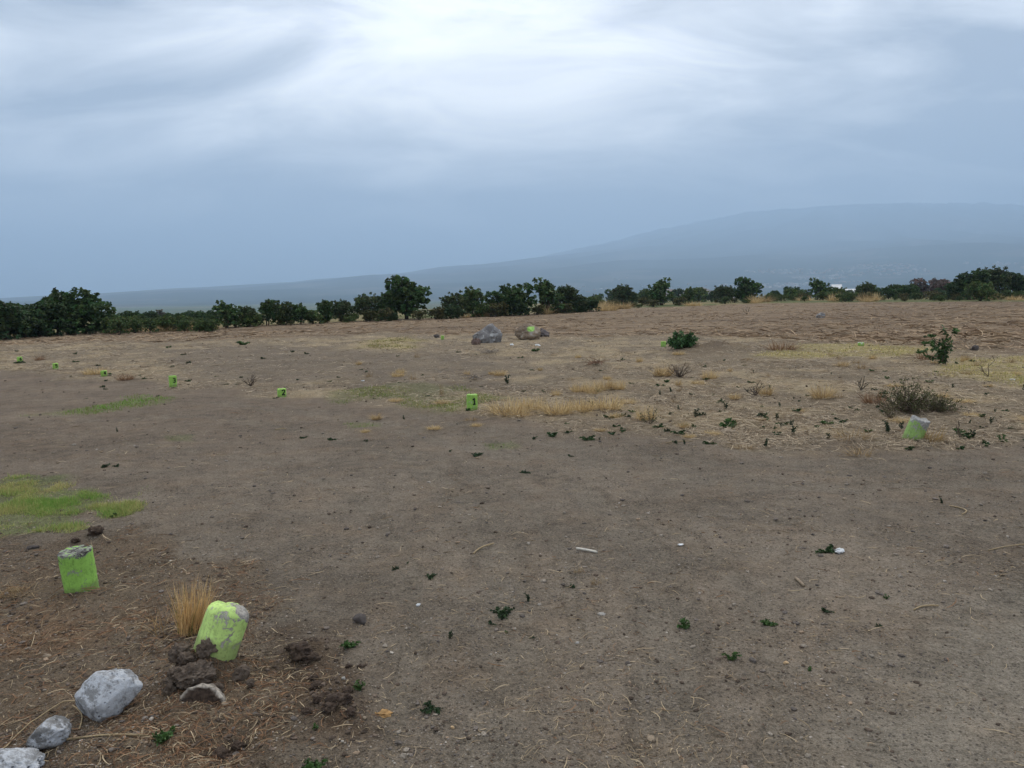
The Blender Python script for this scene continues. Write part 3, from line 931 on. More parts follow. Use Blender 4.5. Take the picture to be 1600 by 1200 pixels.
HG = 'trees of the hedgerow along the field edge'
LG = 'trees of the dark clump at the left end of the field'
RG = 'trees beyond the right half of the field'
for a in [
    ('dense', 8, 530, 466, 'dark tree cut off by the left edge of the picture', LG),
    ('dense', 42, 527, 473, 'lower dark tree between the clump\'s tallest tree and the picture\'s left edge', LG),
    ('round', 92, 523, 449, 'tallest tree of the dark clump on the left', LG),
    ('wide', 132, 521, 457, 'right-hand tree of the dark clump on the left', LG),
    ('dense', 72, 525, 470, 'low dark tree in front of the tallest tree of the left clump', LG),
    ('open', 354, 513, 469, 'first hedgerow tree right of the low green orchard, with a loose top', HG),
    ('olive', 368, 512, 486, 'small olive green tree at the left end of the hedgerow', HG),
    ('fine', 386, 511, 478, 'small dark tree second from the hedgerow\'s left end', HG),
    ('tall', 418, 509, 468, 'left of three narrow dark trees set close together in the hedgerow', HG),
    ('airy', 445, 508, 471, 'middle of three narrow dark trees set close together in the hedgerow', HG),
    ('round', 470, 507, 472, 'right of three narrow dark trees set close together in the hedgerow', HG),
    ('tall', 505, 505, 469, 'upright dark tree in the hedgerow left of the low dense pair', HG),
    ('fine', 533, 503, 468, 'dark tree third to the left of the tallest hedgerow tree', HG),
    ('airy', 573, 501, 459, 'dark tree second to the left of the tallest hedgerow tree', HG),
    ('tall', 599, 500, 458, 'narrow dark tree touching the left side of the tallest hedgerow tree', HG),
    ('round', 636, 498, 430, 'tallest round topped tree in the middle of the hedgerow', HG),
    ('airy', 712, 495, 458, 'dark rounded tree left of the pale green loose hedgerow tree', HG),
    ('light', 738, 494, 447, 'paler green tree with loose shoots above the grey boulder', HG),
    ('wide', 797, 492, 443, 'dark tree standing alone just above the brown boulder', HG),
    ('open', 851, 490, 434, 'tall dark tree with ragged top, left of a joined pair', HG),
    ('fine', 888, 488, 445, 'lower dark tree with loose shoots, right of a joined pair', HG),
    ('fine', 973, 478, 444, 'compact dark tree left of the low brown hill', RG),
    ('open', 1034, 477, 434, 'dark tree with separate tufts standing before the low brown hill', RG),
    ('light', 1076, 475, 448, 'pale green small tree at the right side of the low brown hill', RG),
    ('fine', 1129, 473, 445, 'low dark tree joined to the left of a taller rounded tree', RG),
    ('round', 1170, 472, 432, 'rounded dark tree left of the gap with far green scrub', RG),
    ('open', 1276, 468, 434, 'tall dark tree with two crowns left of the white sheds', RG),
    ('low', 1306, 468, 449, 'bushy green tree under the white shed roof', RG),
    ('airy', 1354, 467, 441, 'flat topped dark tree just right of the white sheds', RG),
    ('round', 1388, 466, 444, 'second flat topped dark tree right of the white sheds', RG),
    ('wide', 1416, 466, 445, 'third flat topped dark tree right of the white sheds', RG),
    ('dense', 1516, 468, 423, 'left tree of the big dark clump at the far right', RG),
    ('fine', 1548, 467, 416, 'highest tree of the big dark clump at the far right', RG),
    ('dense', 1590, 466, 425, 'dark tree cut off by the right edge of the picture', RG),
    ('low', 1532, 470, 441, 'round green bushy tree in front of the big clump at the far right', RG),
]:
    tree(*a)
tree('thin', 248, 0, 480, 'thin almost bare tree rising above the low orchard on the left', None, D=130)
tree('thin', 291, 0, 487, 'small thin bare tree right of the larger thin bare tree', None, D=150)
tree('brown', 1458, 0, 434, 'reddish brown domed tree among the greenery at the right', None, D=170, wide=1.15)

# low orchard and scrub: too alike to tell apart, so they share a label within their group
rs = random.Random(3)
for i in range(46):
    u = 166 + i * 3.7 + rs.uniform(-3, 3); D = rs.uniform(40, 56)
    counted(tree(rs.choice(['low', 'low', 'light']), u, 0, rs.uniform(494, 502), 'x', 'low green orchard bushes on the left', 'orchard_bush', D, 'bush'), u, 0, 'low bright green orchard bush', True)
for i in range(20):
    u = 172 + i * 9 + rs.uniform(-4, 4)
    counted(tree(rs.choice(['round', 'wide', 'dense']), u, 0, rs.uniform(484, 493), 'x', 'far small trees behind the left orchard', 'small_tree', rs.uniform(60, 110)), u, 0, 'small dark orchard back tree', True)
for i in range(58):
    u = rs.uniform(905, 1500); D = rs.uniform(110, 260)
    hz = 460 - (u - 800) * 0.0175
    counted(tree(rs.choice(['round', 'wide', 'dense', 'low']), u, 0, hz + rs.uniform(-7, 5), 'x', 'far trees of the scrub belt on the right', 'far_tree', D), u, 0, 'far dark scrub tree', True)
for i in range(66):
    u = rs.uniform(925, 1640); vb = np.interp(u, [900, 1060, 1200, 1600], [486, 478, 472, 469]) + rs.uniform(-3, 0.5)
    counted(tree(rs.choice(['olive', 'olive', 'low', 'light']), u, vb, vb - rs.uniform(5, 15), 'x', 'low bushes on the strip at the right field edge', 'bush', None, 'bush', 1.3), u, 0, 'low strip bush', True)
for i in range(64):
    u = rs.uniform(-20, 930); vb = np.interp(u, [0, 165, 330, 480, 635, 760, 920], [528, 519.5, 514, 507, 499.5, 494.5, 487]) + rs.uniform(-1.2, 0.6)
    if 165 < u < 330: continue
    counted(tree(rs.choice(['olive', 'low', 'olive', 'dense']), u, vb, vb - rs.uniform(8, 22), 'x', 'bushes at the foot of the hedgerow', 'bush', None, 'bush', 1.2), u, 0, 'small hedge foot bush', True)

# ------------------------------------------------------------------ far white sheds
def shed(u, D, wpx, vt, vb, label, depth=6.0):
    m = D / F_PX; p = at(u, D); w = wpx * m
    z1 = p.z + top_h(p, u, vt); z0 = min(p.z, p.z + top_h(p, u, vb)) - 0.6
    a = math.atan2(p.x, p.y)
    e = bpy.data.objects.new('white_shed', None); COL.objects.link(e)
    e.location = (p.x, p.y, z0); e.rotation_euler = (0, 0, -a + 0.12)
    h = z1 - z0; hw = w / 2; eave = h * 0.72
    wv = [(-hw, 0, 0), (hw, 0, 0), (hw, depth, 0), (-hw, depth, 0), (-hw, 0, eave), (hw, 0, eave), (hw, depth, eave), (-hw, depth, eave), (-hw, depth / 2, h - 0.06), (hw, depth / 2, h - 0.06)]
    wf = [(0, 1, 5, 4), (2, 3, 7, 6)]; wt = []
    me = bpy.data.meshes.new('wall'); me.from_pydata(wv, [], wf + [(1, 2, 6, 9, 5), (3, 0, 4, 8, 7)]); me.materials.append(M_SHED); link('wall', me, e)
    o = 0.25; th = 0.08; yy = -o; ez = eave - o * (h - eave) / (depth / 2)
    rv = []
    for dz in (0, th):
        rv += [(-hw - o, yy, ez + dz), (hw + o, yy, ez + dz), (hw + o, depth / 2, h + dz), (-hw - o, depth / 2, h + dz), (hw + o, depth + o, ez + dz), (-hw - o, depth + o, ez + dz)]
    rf = [(6, 7, 8, 9), (9, 8, 10, 11), (0, 3, 2, 1), (3, 5, 4, 2), (0, 1, 7, 6), (4, 5, 11, 10), (1, 2, 8, 7), (2, 4, 10, 8), (3, 0, 6, 9), (5, 3, 9, 11)]
    me = bpy.data.meshes.new('roof'); me.from_pydata(rv, [], rf); me.materials.append(M_ROOF); link('roof', me, e)
    dv = [(-w * .12, -.05, 0), (w * .12, -.05, 0), (w * .12, -.05, eave * .7), (-w * .12, -.05, eave * .7), (-w * .12, 0.02, 0), (w * .12, 0.02, 0), (w * .12, 0.02, eave * .7), (-w * .12, 0.02, eave * .7)]
    me = bpy.data.meshes.new('door'); me.from_pydata(dv, [], [(0, 1, 2, 3), (1, 5, 6, 2), (5, 4, 7, 6), (4, 0, 3, 7), (3, 2, 6, 7)]); me.materials.append(M_DOOR); link('door', me, e)
    tag(e, label, 'shed', 'white sheds beyond the field')


M_SHED = mat_plain('shed_wall', (0.48, 0.48, 0.47), 0.8, 0.2, 1.0)
M_ROOF = mat_plain('shed_roof', (0.58, 0.59, 0.60), 0.6, 0.2, 1.0)
M_DOOR = mat_plain('shed_door', (0.16, 0.17, 0.18), 0.7, 0.2, 1.0)
shed(1308, 300, 12, 444.5, 456, 'white shed roof showing above the bushy tree')
shed(1331, 140, 11, 452, 461, 'small white shed left of the flat topped trees')
shed(1470, 200, 16, 448.5, 456, 'white shed below the reddish brown domed tree')

# ------------------------------------------------------------------ boulders and stones
def rock_mesh(name, seed, size, mat, sub=5, rough=0.28, freq=1.6, cut=None, peak=0.0, fine=0.35, facets=7):
    v, f = ico(sub); v = v.copy()
    n = fbm(v[:, 0] * freq + seed * 7.1, v[:, 1] * freq, v[:, 2] * freq + seed, 5, 0.5)
    n = n + fine * fbm(v[:, 0] * freq * 4.5 + seed, v[:, 1] * freq * 4.5, v[:, 2] * freq * 4.5 + 3, 3, 0.55)
    rid = np.abs(perlin(v[:, 0] * freq * 1.3 + seed, v[:, 1] * freq * 1.3 + 4, v[:, 2] * freq * 1.3))
    v = v * (1 + rough * n - 0.5 * rough * rid)[:, None]
    fr = np.random.default_rng(seed + 100)
    for _ in range(facets):
        pn = fr.normal(size=3); pn /= np.linalg.norm(pn); dd = v @ pn; lim = fr.uniform(0.62, 0.86)
        v = v - (np.maximum(dd - lim, 0) * 0.82)[:, None] * pn
    if peak: v[:, 2] *= 1 + peak * np.exp(-4 * (v[:, 0] ** 2 + v[:, 1] ** 2)) * (v[:, 2] > 0)
    if cut is not None: v[:, 2] = np.maximum(v[:, 2], cut + 0.03 * n)
    return mesh_np(name, v * np.array(size), None, f, mat, None, True)


def stone(name, u, v, wpx, size, seed, mat, label, cat='stone', group=None, rot=(0, 0, 0), sink=0.3, **kw):
    p = G(u, v); s = wpx * px_m(p) / 2
    me = rock_mesh(name, seed, (s * size[0], s * size[1], s * size[2]), mat, **kw)
    o = link(name, me, None, (p.x, p.y, p.z + s * size[2] * (1 - 2 * sink)), rot)
    return tag(o, label, cat, group)


M_WASH = mat_rock('whitewashed_rock', (0.34, 0.34, 0.345), (0.19, 0.19, 0.19), (0.47, 0.485, 0.51), 0.75)
M_WASH2 = mat_rock('worn_whitewashed_rock', (0.26, 0.255, 0.25), (0.12, 0.118, 0.115), (0.42, 0.435, 0.46), 0.62)
M_GREYB = mat_rock('grey_boulder', (0.26, 0.25, 0.245), (0.12, 0.112, 0.11), (0.38, 0.38, 0.37), 0.45, 0.25)
M_BROWNB = mat_rock('brown_boulder', (0.30, 0.235, 0.165), (0.16, 0.12, 0.09), (0.36, 0.33, 0.29), 0.4, 0.25)
M_DARKB = mat_rock('dark_rock', (0.13, 0.115, 0.105), (0.055, 0.045, 0.042), None, 0, 1.0)
M_TANST = mat_rock('tan_stone', (0.36, 0.29, 0.21), (0.22, 0.17, 0.12), None, 0, 2.0)
M_PALEST = mat_rock('pale_stone', (0.42, 0.40, 0.37), (0.25, 0.235, 0.21), None, 0, 2.0)
WG = 'whitewashed rocks in a row at the lower left'
stone('whitewashed_rock', 168, 1114, 98, (1.0, 0.80, 0.80), 3, M_WASH, 'largest whitewashed rock at the lower left, below the leaning green marker', 'rock', WG, (0.1, -0.55, 0.3), 0.20, freq=0.9, rough=0.15)
stone('whitewashed_rock', 78, 1163, 70, (0.95, 0.74, 0.75), 8, M_WASH2, 'middle whitewashed rock with dark bare side and dry stalk around it', 'rock', WG, (0.2, -0.55, 0.4), 0.22, freq=1.0, rough=0.18)
stone('whitewashed_rock', 22, 1205, 92, (1.0, 0.7, 0.5), 12, M_WASH, 'white rock cut off by the lower left corner', 'rock', WG, (0, 0.1, 0.2), 0.3, freq=1.3, rough=0.22)

MKG = 'pieces lying round the foot of the leaning lime marker'
M_EARTH = mat_rock('caked_earth', (0.155, 0.120, 0.092), (0.075, 0.056, 0.043), (0.27, 0.23, 0.19), 0.15, 1.5)
stone('earth_clump', 304, 1084, 62, (0.95, 0.75, 0.55), 21, M_EARTH, 'big lump of dark earth against the foot of the leaning lime marker', 'soil lump', MKG, (0, 0, 0.3), 0.22, freq=1.6, rough=0.36, fine=0.5, facets=0)
stone('earth_clump', 276, 1084, 36, (0.9, 0.8, 0.7), 22, M_EARTH, 'smaller crumbly lump left of the big earth lump', 'soil lump', MKG, (0, 0, 1.3), 0.3, freq=1.6, rough=0.36, fine=0.5, facets=0)
for i, (u, v, w, lab) in enumerate([(285, 1062, 34, 'earth crumb on the upper left of the big earth lump'), (326, 1062, 30, 'earth crumb wedged under the leaning lime marker'), (268, 1094, 22, 'small earth crumb at the far left of the big lump'),
                                     (338, 1090, 24, 'earth crumb at the right end of the broken disc'), (294, 1070, 26, 'earth crumb lying on top of the big earth lump'), (392, 1078, 16, 'small crumb right of the brown rounded stone')]):
    stone('earth_clump', u, v, w, (0.95, 0.8, 0.8), 140 + i, M_EARTH, lab, 'soil lump', MKG, (0, 0, i * 0.9), 0.15, sub=4, freq=1.8, rough=0.42, fine=0.5, facets=0)
stone('stone', 343, 1056, 30, (0.8, 0.6, 1.0), 23, mat_rock('dusty_stone', (0.26, 0.215, 0.17), (0.14, 0.11, 0.085), (0.36, 0.32, 0.27), 0.4), 'dusty upright stone between the lime marker and the pale broken disc', 'stone', MKG, (0.1, 0.25, 0.2), 0.25, sub=4)
stone('stone', 377, 1066, 36, (0.9, 0.7, 0.75), 24, M_EARTH, 'brown rounded stone at the right foot of the leaning lime marker', 'stone', MKG, (0, 0, 0.7), 0.25, sub=4)


def broken_disc():
    p = G(314, 1104); m = px_m(p); rad = 36 * m
    n = 44; th = np.linspace(-0.3, math.pi + 0.3, n); i = np.arange(n - 1)
    rr = rad * (1 + 0.05 * fbm(np.cos(th) * 2.5, np.sin(th) * 2.5, 0.7, 3))
    ring = np.stack([rr * np.cos(th), np.zeros(n), rr * np.sin(th) * 0.82], -1)
    pale, earth = np.array((0.34, 0.30, 0.25)), np.array((0.058, 0.041, 0.031))
    prof = [(k, 0.0, 0.0) for k in np.linspace(0, 0.8, 9)] + [(0.86, -0.001, 0.35), (0.92, -0.001, 0.85), (0.97, 0.002, 1), (1.0, 0.010, 1), (1.0, 0.020, 0.8), (0.98, 0.035, 0.4), (0.93, 0.055, 0.1)]
    v = np.concatenate([ring * np.array((k, 1, k)) + np.array((0, dy, 0)) for k, dy, _ in prof])
    nz = fbm(v[:, 0] * 45, v[:, 2] * 45, v[:, 1] * 45, 4)
    v = v + (nz * 0.006)[:, None] * np.array((0.4, 1, 0.6))
    f = np.clip(np.repeat([k[2] for k in prof], n) - 0.7 * np.maximum(0, nz), 0, 1)[:, None]
    q = np.concatenate([np.stack([k * n + i, k * n + i + 1, (k + 1) * n + i + 1, (k + 1) * n + i], -1) for k in range(len(prof) - 1)])
    b = Bag(); b.add(v, q, pale * f + earth * (1 - f))
    o = link('broken_disc', b.mesh('broken_disc', mat_col('chipped_concrete', 0.95, 0, 0.5, 70), True), None, (p.x, p.y, p.z - 0.006), (R(-14), R(6), 0.12))
    tag(o, 'broken concrete disc with pale rim standing in the dirt below the lime marker', 'concrete piece', MKG)


broken_disc()
stone('boulder', 764, 536, 47, (0.98, 0.8, 0.74), 31, M_GREYB, 'pointed grey boulder on the field near the middle', 'boulder', 'boulders on the field', (0, 0, 0.2), 0.24, peak=0.45, freq=1.0, rough=0.26)
stone('stone', 744, 540, 16, (0.9, 0.8, 0.9), 32, mat_rock('reddish_stone', (0.20, 0.14, 0.12), (0.10, 0.07, 0.06), None, 0, 0.4), 'reddish stone leaning on the left foot of the grey boulder', 'stone', None, (0, 0, 0), 0.3)
br = stone('boulder', 826, 531, 46, (1.0, 0.75, 0.66), 35, M_BROWNB, 'tan boulder with a lime paint patch, right of the grey boulder', 'boulder', 'boulders on the field', (0, 0, 0.1), 0.22, freq=0.9, rough=0.22)
stone('boulder', 848, 527, 24, (1.0, 0.8, 0.68), 36, mat_rock('dark_boulder', (0.17, 0.145, 0.14), (0.06, 0.05, 0.05), None, 0, 0.3), 'dark boulder touching the right side of the tan boulder', 'boulder', 'boulders on the field', (0, 0.3, 0.4), 0.25, freq=1.5)


def paint_patch():
    """lime patch painted on the tan boulder: a skin that follows its surface"""
    bpy.context.view_layer.update()
    d = rays(np.array(829.0), np.array(514.0)); mw = br.matrix_world; inv = mw.inverted()
    pts = []; n = 7; hits = True
    for a in range(n):
        for b_ in range(n):
            dd = rays(np.array(823.5 + 11 * b_ / (n - 1) + (a % 2) * 0.4), np.array(510.5 + 7.5 * a / (n - 1)))
            o_ = inv @ Vector((0, 0, CAM_H)); d_ = (inv.to_3x3() @ Vector(dd)).normalized()
            ok, loc, nor, _ = br.ray_cast(o_, d_)
            if not ok: pts.append(None); continue
            pts.append(tuple(loc + nor * 0.006))
    v = [p for p in pts if p]; idx = {}; k = 0
    for i, p in enumerate(pts):
        if p: idx[i] = k; k += 1
    f = []
    for a in range(n - 1):
        for b_ in range(n - 1):
            q = [a * n + b_, a * n + b_ + 1, (a + 1) * n + b_ + 1, (a + 1) * n + b_]
            if (a, b_) in ((0, 0), (5, 5), (5, 0)): continue
            if all(i in idx for i in q): f.append([idx[i] for i in q])
    if not f: return
    me = bpy.data.meshes.new('paint_patch'); me.from_pydata(v, [], f)
    me.materials.append(mat_plain('lime_paint', (0.33, 0.58, 0.14), 0.8, 0.3, 8))
    link('paint_patch', me, br)


paint_patch()
for args in [
    ('stone', 563, 972, 30, (1.0, 0.7, 0.55), 41, M_DARKB, 'dark grey stone lying alone on bare soil right of the lime marker', 'stone'),
    ('stone', 940, 1094 - 137 , 14, (1.0, 0.7, 0.35), 42, M_PALEST, 'flat pale grey stone beside the dry tuft in the middle of the bare soil', 'stone'),
    ('stone', 654, 946, 8, (1.0, 0.8, 0.7), 43, mat_rock('white_stone', (0.72, 0.74, 0.75), (0.55, 0.56, 0.57), None, 0, 3.0), 'tiny white stone in the middle of the bare foreground', 'stone'),
    ('stone', 1228, 1038, 11, (1.0, 0.8, 0.5), 44, mat_rock('orange_stone', (0.55, 0.40, 0.24), (0.40, 0.27, 0.15), None, 0, 3.0), 'small pale orange stone on bare soil right of the small weed', 'stone'),
    ('stone', 1018, 1152, 18, (1.0, 0.75, 0.45), 45, M_TANST, 'tan stone near the bottom edge of the bare soil', 'stone'),
    ('stone', 1136, 676, 22, (1.0, 0.7, 0.45), 46, M_TANST, 'tan flat stone under a weed at the edge of the straw', 'stone'),
    ('stone', 352, 1103, 14, (1.0, 0.7, 0.5), 47, M_TANST, 'tan pebble below the broken concrete disc', 'stone'),
    ('stone', 293, 1132, 9, (1.0, 0.7, 0.5), 48, M_TANST, 'small tan pebble right of the largest whitewashed rock', 'stone'),
    ('stone', 1319, 782, 9, (1.0, 0.7, 0.6), 49, M_TANST, 'small tan stone on bare soil below the right leaning marker', 'stone'),
    ('stone', 902, 1003, 10, (1.0, 0.8, 0.6), 50, M_PALEST, 'small pale stone on the bare soil below the middle dry tuft', 'stone'),
    ('stone', 1524, 547, 14, (1.0, 0.8, 0.8), 51, M_DARKB, 'dark stone in the yellow grass right of the leafy bush', 'stone'),
    ('stone', 682, 529, 11, (1.0, 0.8, 0.8), 52, M_DARKB, 'dark stone left of the grey boulder beside a lime marker', 'stone'),
    ('stone', 1282, 497, 16, (1.0, 0.8, 0.75), 53, M_GREYB, 'grey stone on the far stubble left of the white sheds', 'stone'),
    ('stone', 800, 541, 9, (1.0, 0.7, 0.5), 54, MATS['white_stone'], 'small white stone between the two boulders in front', 'stone'),
    ('stone', 537, 1066, 8, (1.0, 0.8, 0.6), 55, M_PALEST, 'small pale pebble beside the dug soil lumps', 'stone'),
    ('stone', 73, 1021, 17, (1.0, 0.6, 0.4), 56, M_TANST, 'flat tan stone on the littered soil below the upright green marker', 'stone'),
    ('stone', 50, 857, 20, (1.0, 0.6, 0.35), 57, M_DARKB, 'flat dark stone on littered soil left of the upright green marker', 'stone'),
    ('stone', 570, 1124, 8, (1.0, 0.8, 0.6), 58, M_TANST, 'tan pebble below the dried leaf near the dug soil', 'stone'),
    ('stone', 707, 1134, 8, (1.0, 0.8, 0.6), 59, MATS['orange_stone'], 'small orange pebble right of the bottom middle weed', 'stone'),
]:
    stone(*args, rot=(0, 0, random.uniform(0, 3)), sub=3)

# dug soil lumps
for i, (u, v, w, lab) in enumerate([
    (530, 1112, 40, 'largest dark wet soil lump beside the dug earth'), (495, 1078, 22, 'dark soil lump above the largest wet lump'),
    (470, 1030, 40, 'long dark soil lump under dry straw'), (455, 1022, 18, 'small dark lump left of the long soil lump'),
    (543, 1086, 20, 'flat dark lump touching the weed at the dug earth'), (480, 1120, 18, 'small dark lump left of the largest wet lump'),
    (510, 1096, 16, 'crumb of dark soil on top of the largest wet lump'), (562, 1046, 10, 'round little clod right of the long soil lump'),
    (545, 1046, 12, 'little clod between the long soil lump and the round one'), (490, 1066, 14, 'little clod above the dark soil lump'),
    (150, 841, 26, 'dark crumbly soil heap just behind the upright green marker'), (118, 850, 14, 'small clod behind the left edge of the upright green marker'),
    (515, 1124, 26, 'dark lump at the lower left of the largest wet lump'), (548, 1122, 20, 'dark lump at the lower right of the largest wet lump'), (500, 1104, 22, 'dark lump at the upper left of the largest wet lump'), (486, 1034, 26, 'dark lump at the right end of the long soil lump'), (345, 1168, 34, 'reddish dark lump in the dug hollow at the bottom left'), (372, 1156, 22, 'small reddish lump right of the dug hollow')]):
    stone('soil_lump', u, v, w, (1.0, 0.75, 0.6), 60 + i, M_EARTHD if 'M_EARTHD' in globals() else globals().setdefault('M_EARTHD', mat_rock('wet_earth', (0.095, 0.068, 0.050), (0.042, 0.029, 0.022), None, 0, 2.0)), lab, 'soil lump', 'dug soil lumps', (0, 0, i * 1.1), 0.28, sub=4, freq=1.7, rough=0.40, fine=0.5, facets=0)

# ------------------------------------------------------------------ lime painted concrete markers
def marker_mesh(seed, rad, hgt, chip=0.02, rnd=0.012, below=0.10, seg=44):
    rng = np.random.default_rng(seed)
    zs = np.concatenate([np.linspace(-below, hgt - rnd, 14), hgt - rnd + rnd * np.sin(np.linspace(0, 1, 6)[1:] * math.pi / 2)])
    rs_ = np.concatenate([np.full(14, rad), rad - rnd + rnd * np.cos(np.linspace(0, 1, 6)[1:] * math.pi / 2)])
    cap = np.array([0.8, 0.55, 0.3, 0.1]); zs = np.concatenate([zs, np.full(4, hgt)]); rs_ = np.concatenate([rs_, (rad - rnd) * cap])
    th = np.arange(seg) / seg * 2 * np.pi
    T, Z = np.meshgrid(th, zs); RR = np.repeat(rs_[:, None], seg, 1)
    x, y = np.cos(T), np.sin(T)
    RR = RR + 0.0016 * fbm(x * 2.5 + seed, y * 2.5, Z * 30, 3)
    # chipped rim
    edge = sstep(hgt - 0.035, hgt, Z)
    c = np.maximum(0, fbm(x * 1.7 + seed * 3, y * 1.7, 0.3, 3))
    Z2 = Z - edge * chip * c * 1.6 + edge * 0.003 * perlin(x * 6 * RR / rad, y * 6 * RR / rad, seed * 1.0)
    RR = RR - edge * chip * 0.35 * np.maximum(0, fbm(x * 2.2, y * 2.2 + seed, 1.3, 3))
    v = np.stack([RR * x, RR * y, Z2], -1).reshape(-1, 3); n = len(zs)
    i = np.arange(n - 1)[:, None] * seg; j = np.arange(seg)[None, :]
    q = np.stack([i + j, i + (j + 1) % seg, i + seg + (j + 1) % seg, i + seg + j], -1).reshape(-1, 4)
    v = np.concatenate([v, [[0, 0, v[(n - 1) * seg:][:, 2].mean()]]]); jj = np.arange(seg)
    t = np.stack([(n - 1) * seg + jj, (n - 1) * seg + (jj + 1) % seg, np.full(seg, n * seg)], -1)
    return v, q, t


DIGITS = {'1': [[(-.35, .35), (.05, .75), (.05, -.75)], [(-.35, -.75), (.4, -.75)]],
          '2': [[(-.45, .45), (-.2, .75), (.25, .75), (.45, .45), (.35, .1), (-.45, -.75), (.5, -.75)]],
          '3': [[(-.42, .65), (.0, .78), (.4, .5), (.25, .12), (-.1, .05)], [(-.1, .05), (.3, -.05), (.45, -.4), (.1, -.78), (-.42, -.62)]],
          '4': [[(.2, -.78), (.2, .78), (-.48, -.25), (.5, -.25)]],
          '5': [[(.42, .75), (-.35, .75), (-.4, .1), (.15, .2), (.45, -.25), (.15, -.75), (-.42, -.65)]],
          '6': [[(.3, .78), (-.25, .4), (-.45, -.3), (-.1, -.77), (.35, -.6), (.4, -.15), (.0, .08), (-.4, -.2)]]}


def digit_mesh(ch, rad, size, zc, facing, w=0.011):
    b = Bag()
    for st in DIGITS[ch]:
        st = np.array(st) * size
        pts = []
        for a, c in zip(st[:-1], st[1:]):
            k = max(2, int(np.linalg.norm(c - a) / 0.008)); pts += [a + (c - a) * t for t in np.linspace(0, 1, k, endpoint=False)]
        pts.append(st[-1]); pts = np.array(pts)
        d = np.gradient(pts, axis=0); d /= np.linalg.norm(d, axis=1)[:, None] + 1e-9
        nrm = np.stack([-d[:, 1], d[:, 0]], -1)
        vv = []
        for s_ in (-1, 1):
            p = pts + nrm * w * s_; an = facing + p[:, 0] / rad
            vv.append(np.stack([(rad + 0.0032) * np.cos(an), (rad + 0.0032) * np.sin(an), zc + p[:, 1]], -1))
        v = np.stack(vv, 1).reshape(-1, 3); i = np.arange(len(pts) - 1) * 2
        b.add(v, np.stack([i, i + 1, i + 3, i + 2], -1), (0.01, 0.01, 0.01))
    return b.mesh('number', M_BLACK)


MG = 'lime green concrete markers'


def marker(u, v, wpx, vtop, label, mat, seed, tilt=(0, 0), chip=0.02, rnd=0.012, number=None, hgt=None):
    p = G(u, v); m = px_m(p); rad = wpx * m / 2
    h = hgt or max(0.06, top_h(p, u, vtop))
    b = Bag(); vv, q, t = marker_mesh(seed, rad, h, chip, rnd)
    b.add(vv, q, (0.3, 0.5, 0.1), t)
    az = math.atan2(p.x, p.y)
    o = link('concrete_marker', b.mesh('concrete_marker', mat, True), None, p, (R(tilt[1]), R(tilt[0]), -az))
    tag(o, label, 'marker', MG)
    if number:
        link('number', digit_mesh(number, rad, min(0.066, rad * 0.72), h * 0.60, R(-90 + 22), rad * 0.13), o)
    return o


LIME = (0.34, 0.60, 0.12); LIME2 = (0.60, 0.82, 0.25)
M_MK1 = mat_marker('green_paint_dull', (0.34, 0.62, 0.12), 0.25, (0.30, 0.29, 0.27), 0.0, 0.20, 0.95)
M_MK2 = mat_marker('green_paint_bright', LIME2, 0.75, (0.40, 0.37, 0.33), 4.0, 0.150)
M_MK3 = mat_marker('green_paint_chalky', (0.34, 0.52, 0.16), 0.6, (0.38, 0.37, 0.35), 3.0, 0.15)
M_MKN = mat_marker('green_paint_field', LIME, 0.25, (0.40, 0.40, 0.38), 0.0, 0.235)
M_MKF = mat_marker('green_paint_far', LIME, 0.15, (0.40, 0.40, 0.38), 0.0, 0.5)
marker(128, 922, 48, 857, 'upright bright green marker with chipped stained top at the lower left', M_MK1, 3, (-4.5, 2), 0.016, 0.006)
marker(342, 1046, 66, 964, 'leaning lime green marker with rounded worn top, foot in a heap of earth', M_MK2, 5, (22, -6), 0.012, 0.040, hgt=0.168)
marker(1425, 691, 28, 650, 'tilted green marker with grey top in dry grass at the right', M_MK3, 9, (19, 4), 0.022, 0.010, hgt=0.215)
marker(738, 641, 17, 616, 'green marker painted with a black number 1 in the middle', M_MKN, 11, (0, 0), 0.01, 0.006, '1')
marker(440.5, 619, 13.5, 607, 'green marker painted with a black number 2', M_MKN, 12, (0, 0), 0.01, 0.01, '2')
marker(270.5, 602, 11.5, 587, 'green marker with a dark number, first one left of the number 2 marker', M_MKF, 13, (0, 0), 0.01, 0.01, '3')
marker(163, 588, 9, 579, 'small green marker with a dark weed at its right side on the left', M_MKF, 14, (-4, 0), 0.01, 0.01, '4')
marker(87, 576, 8, 567.5, 'small green marker second from the left edge', M_MKF, 15, (0, 0), 0.01, 0.01, '5')
marker(31, 565, 7.5, 557.5, 'farthest small green marker near the left edge', M_MKF, 16, (0, 0), 0.01, 0.01, '6')
marker(1036.5, 542, 8, 533.5, 'small lime marker at the left side of the bright green shrub', M_MKF, 17, (0, 0), 0.01, 0.01)
marker(1345, 541, 9, 535, 'small green marker with white top in the far yellow grass', mat_marker('green_paint_white_top', LIME, 0.1, (0.72, 0.72, 0.7), 0.0, 0.075), 18, (0, 0), 0.004, 0.004)
marker(691.5, 532, 5, 524.5, 'tiny lime marker left of the grey boulder', M_MKF, 19, (0, 0), 0.01, 0.01)

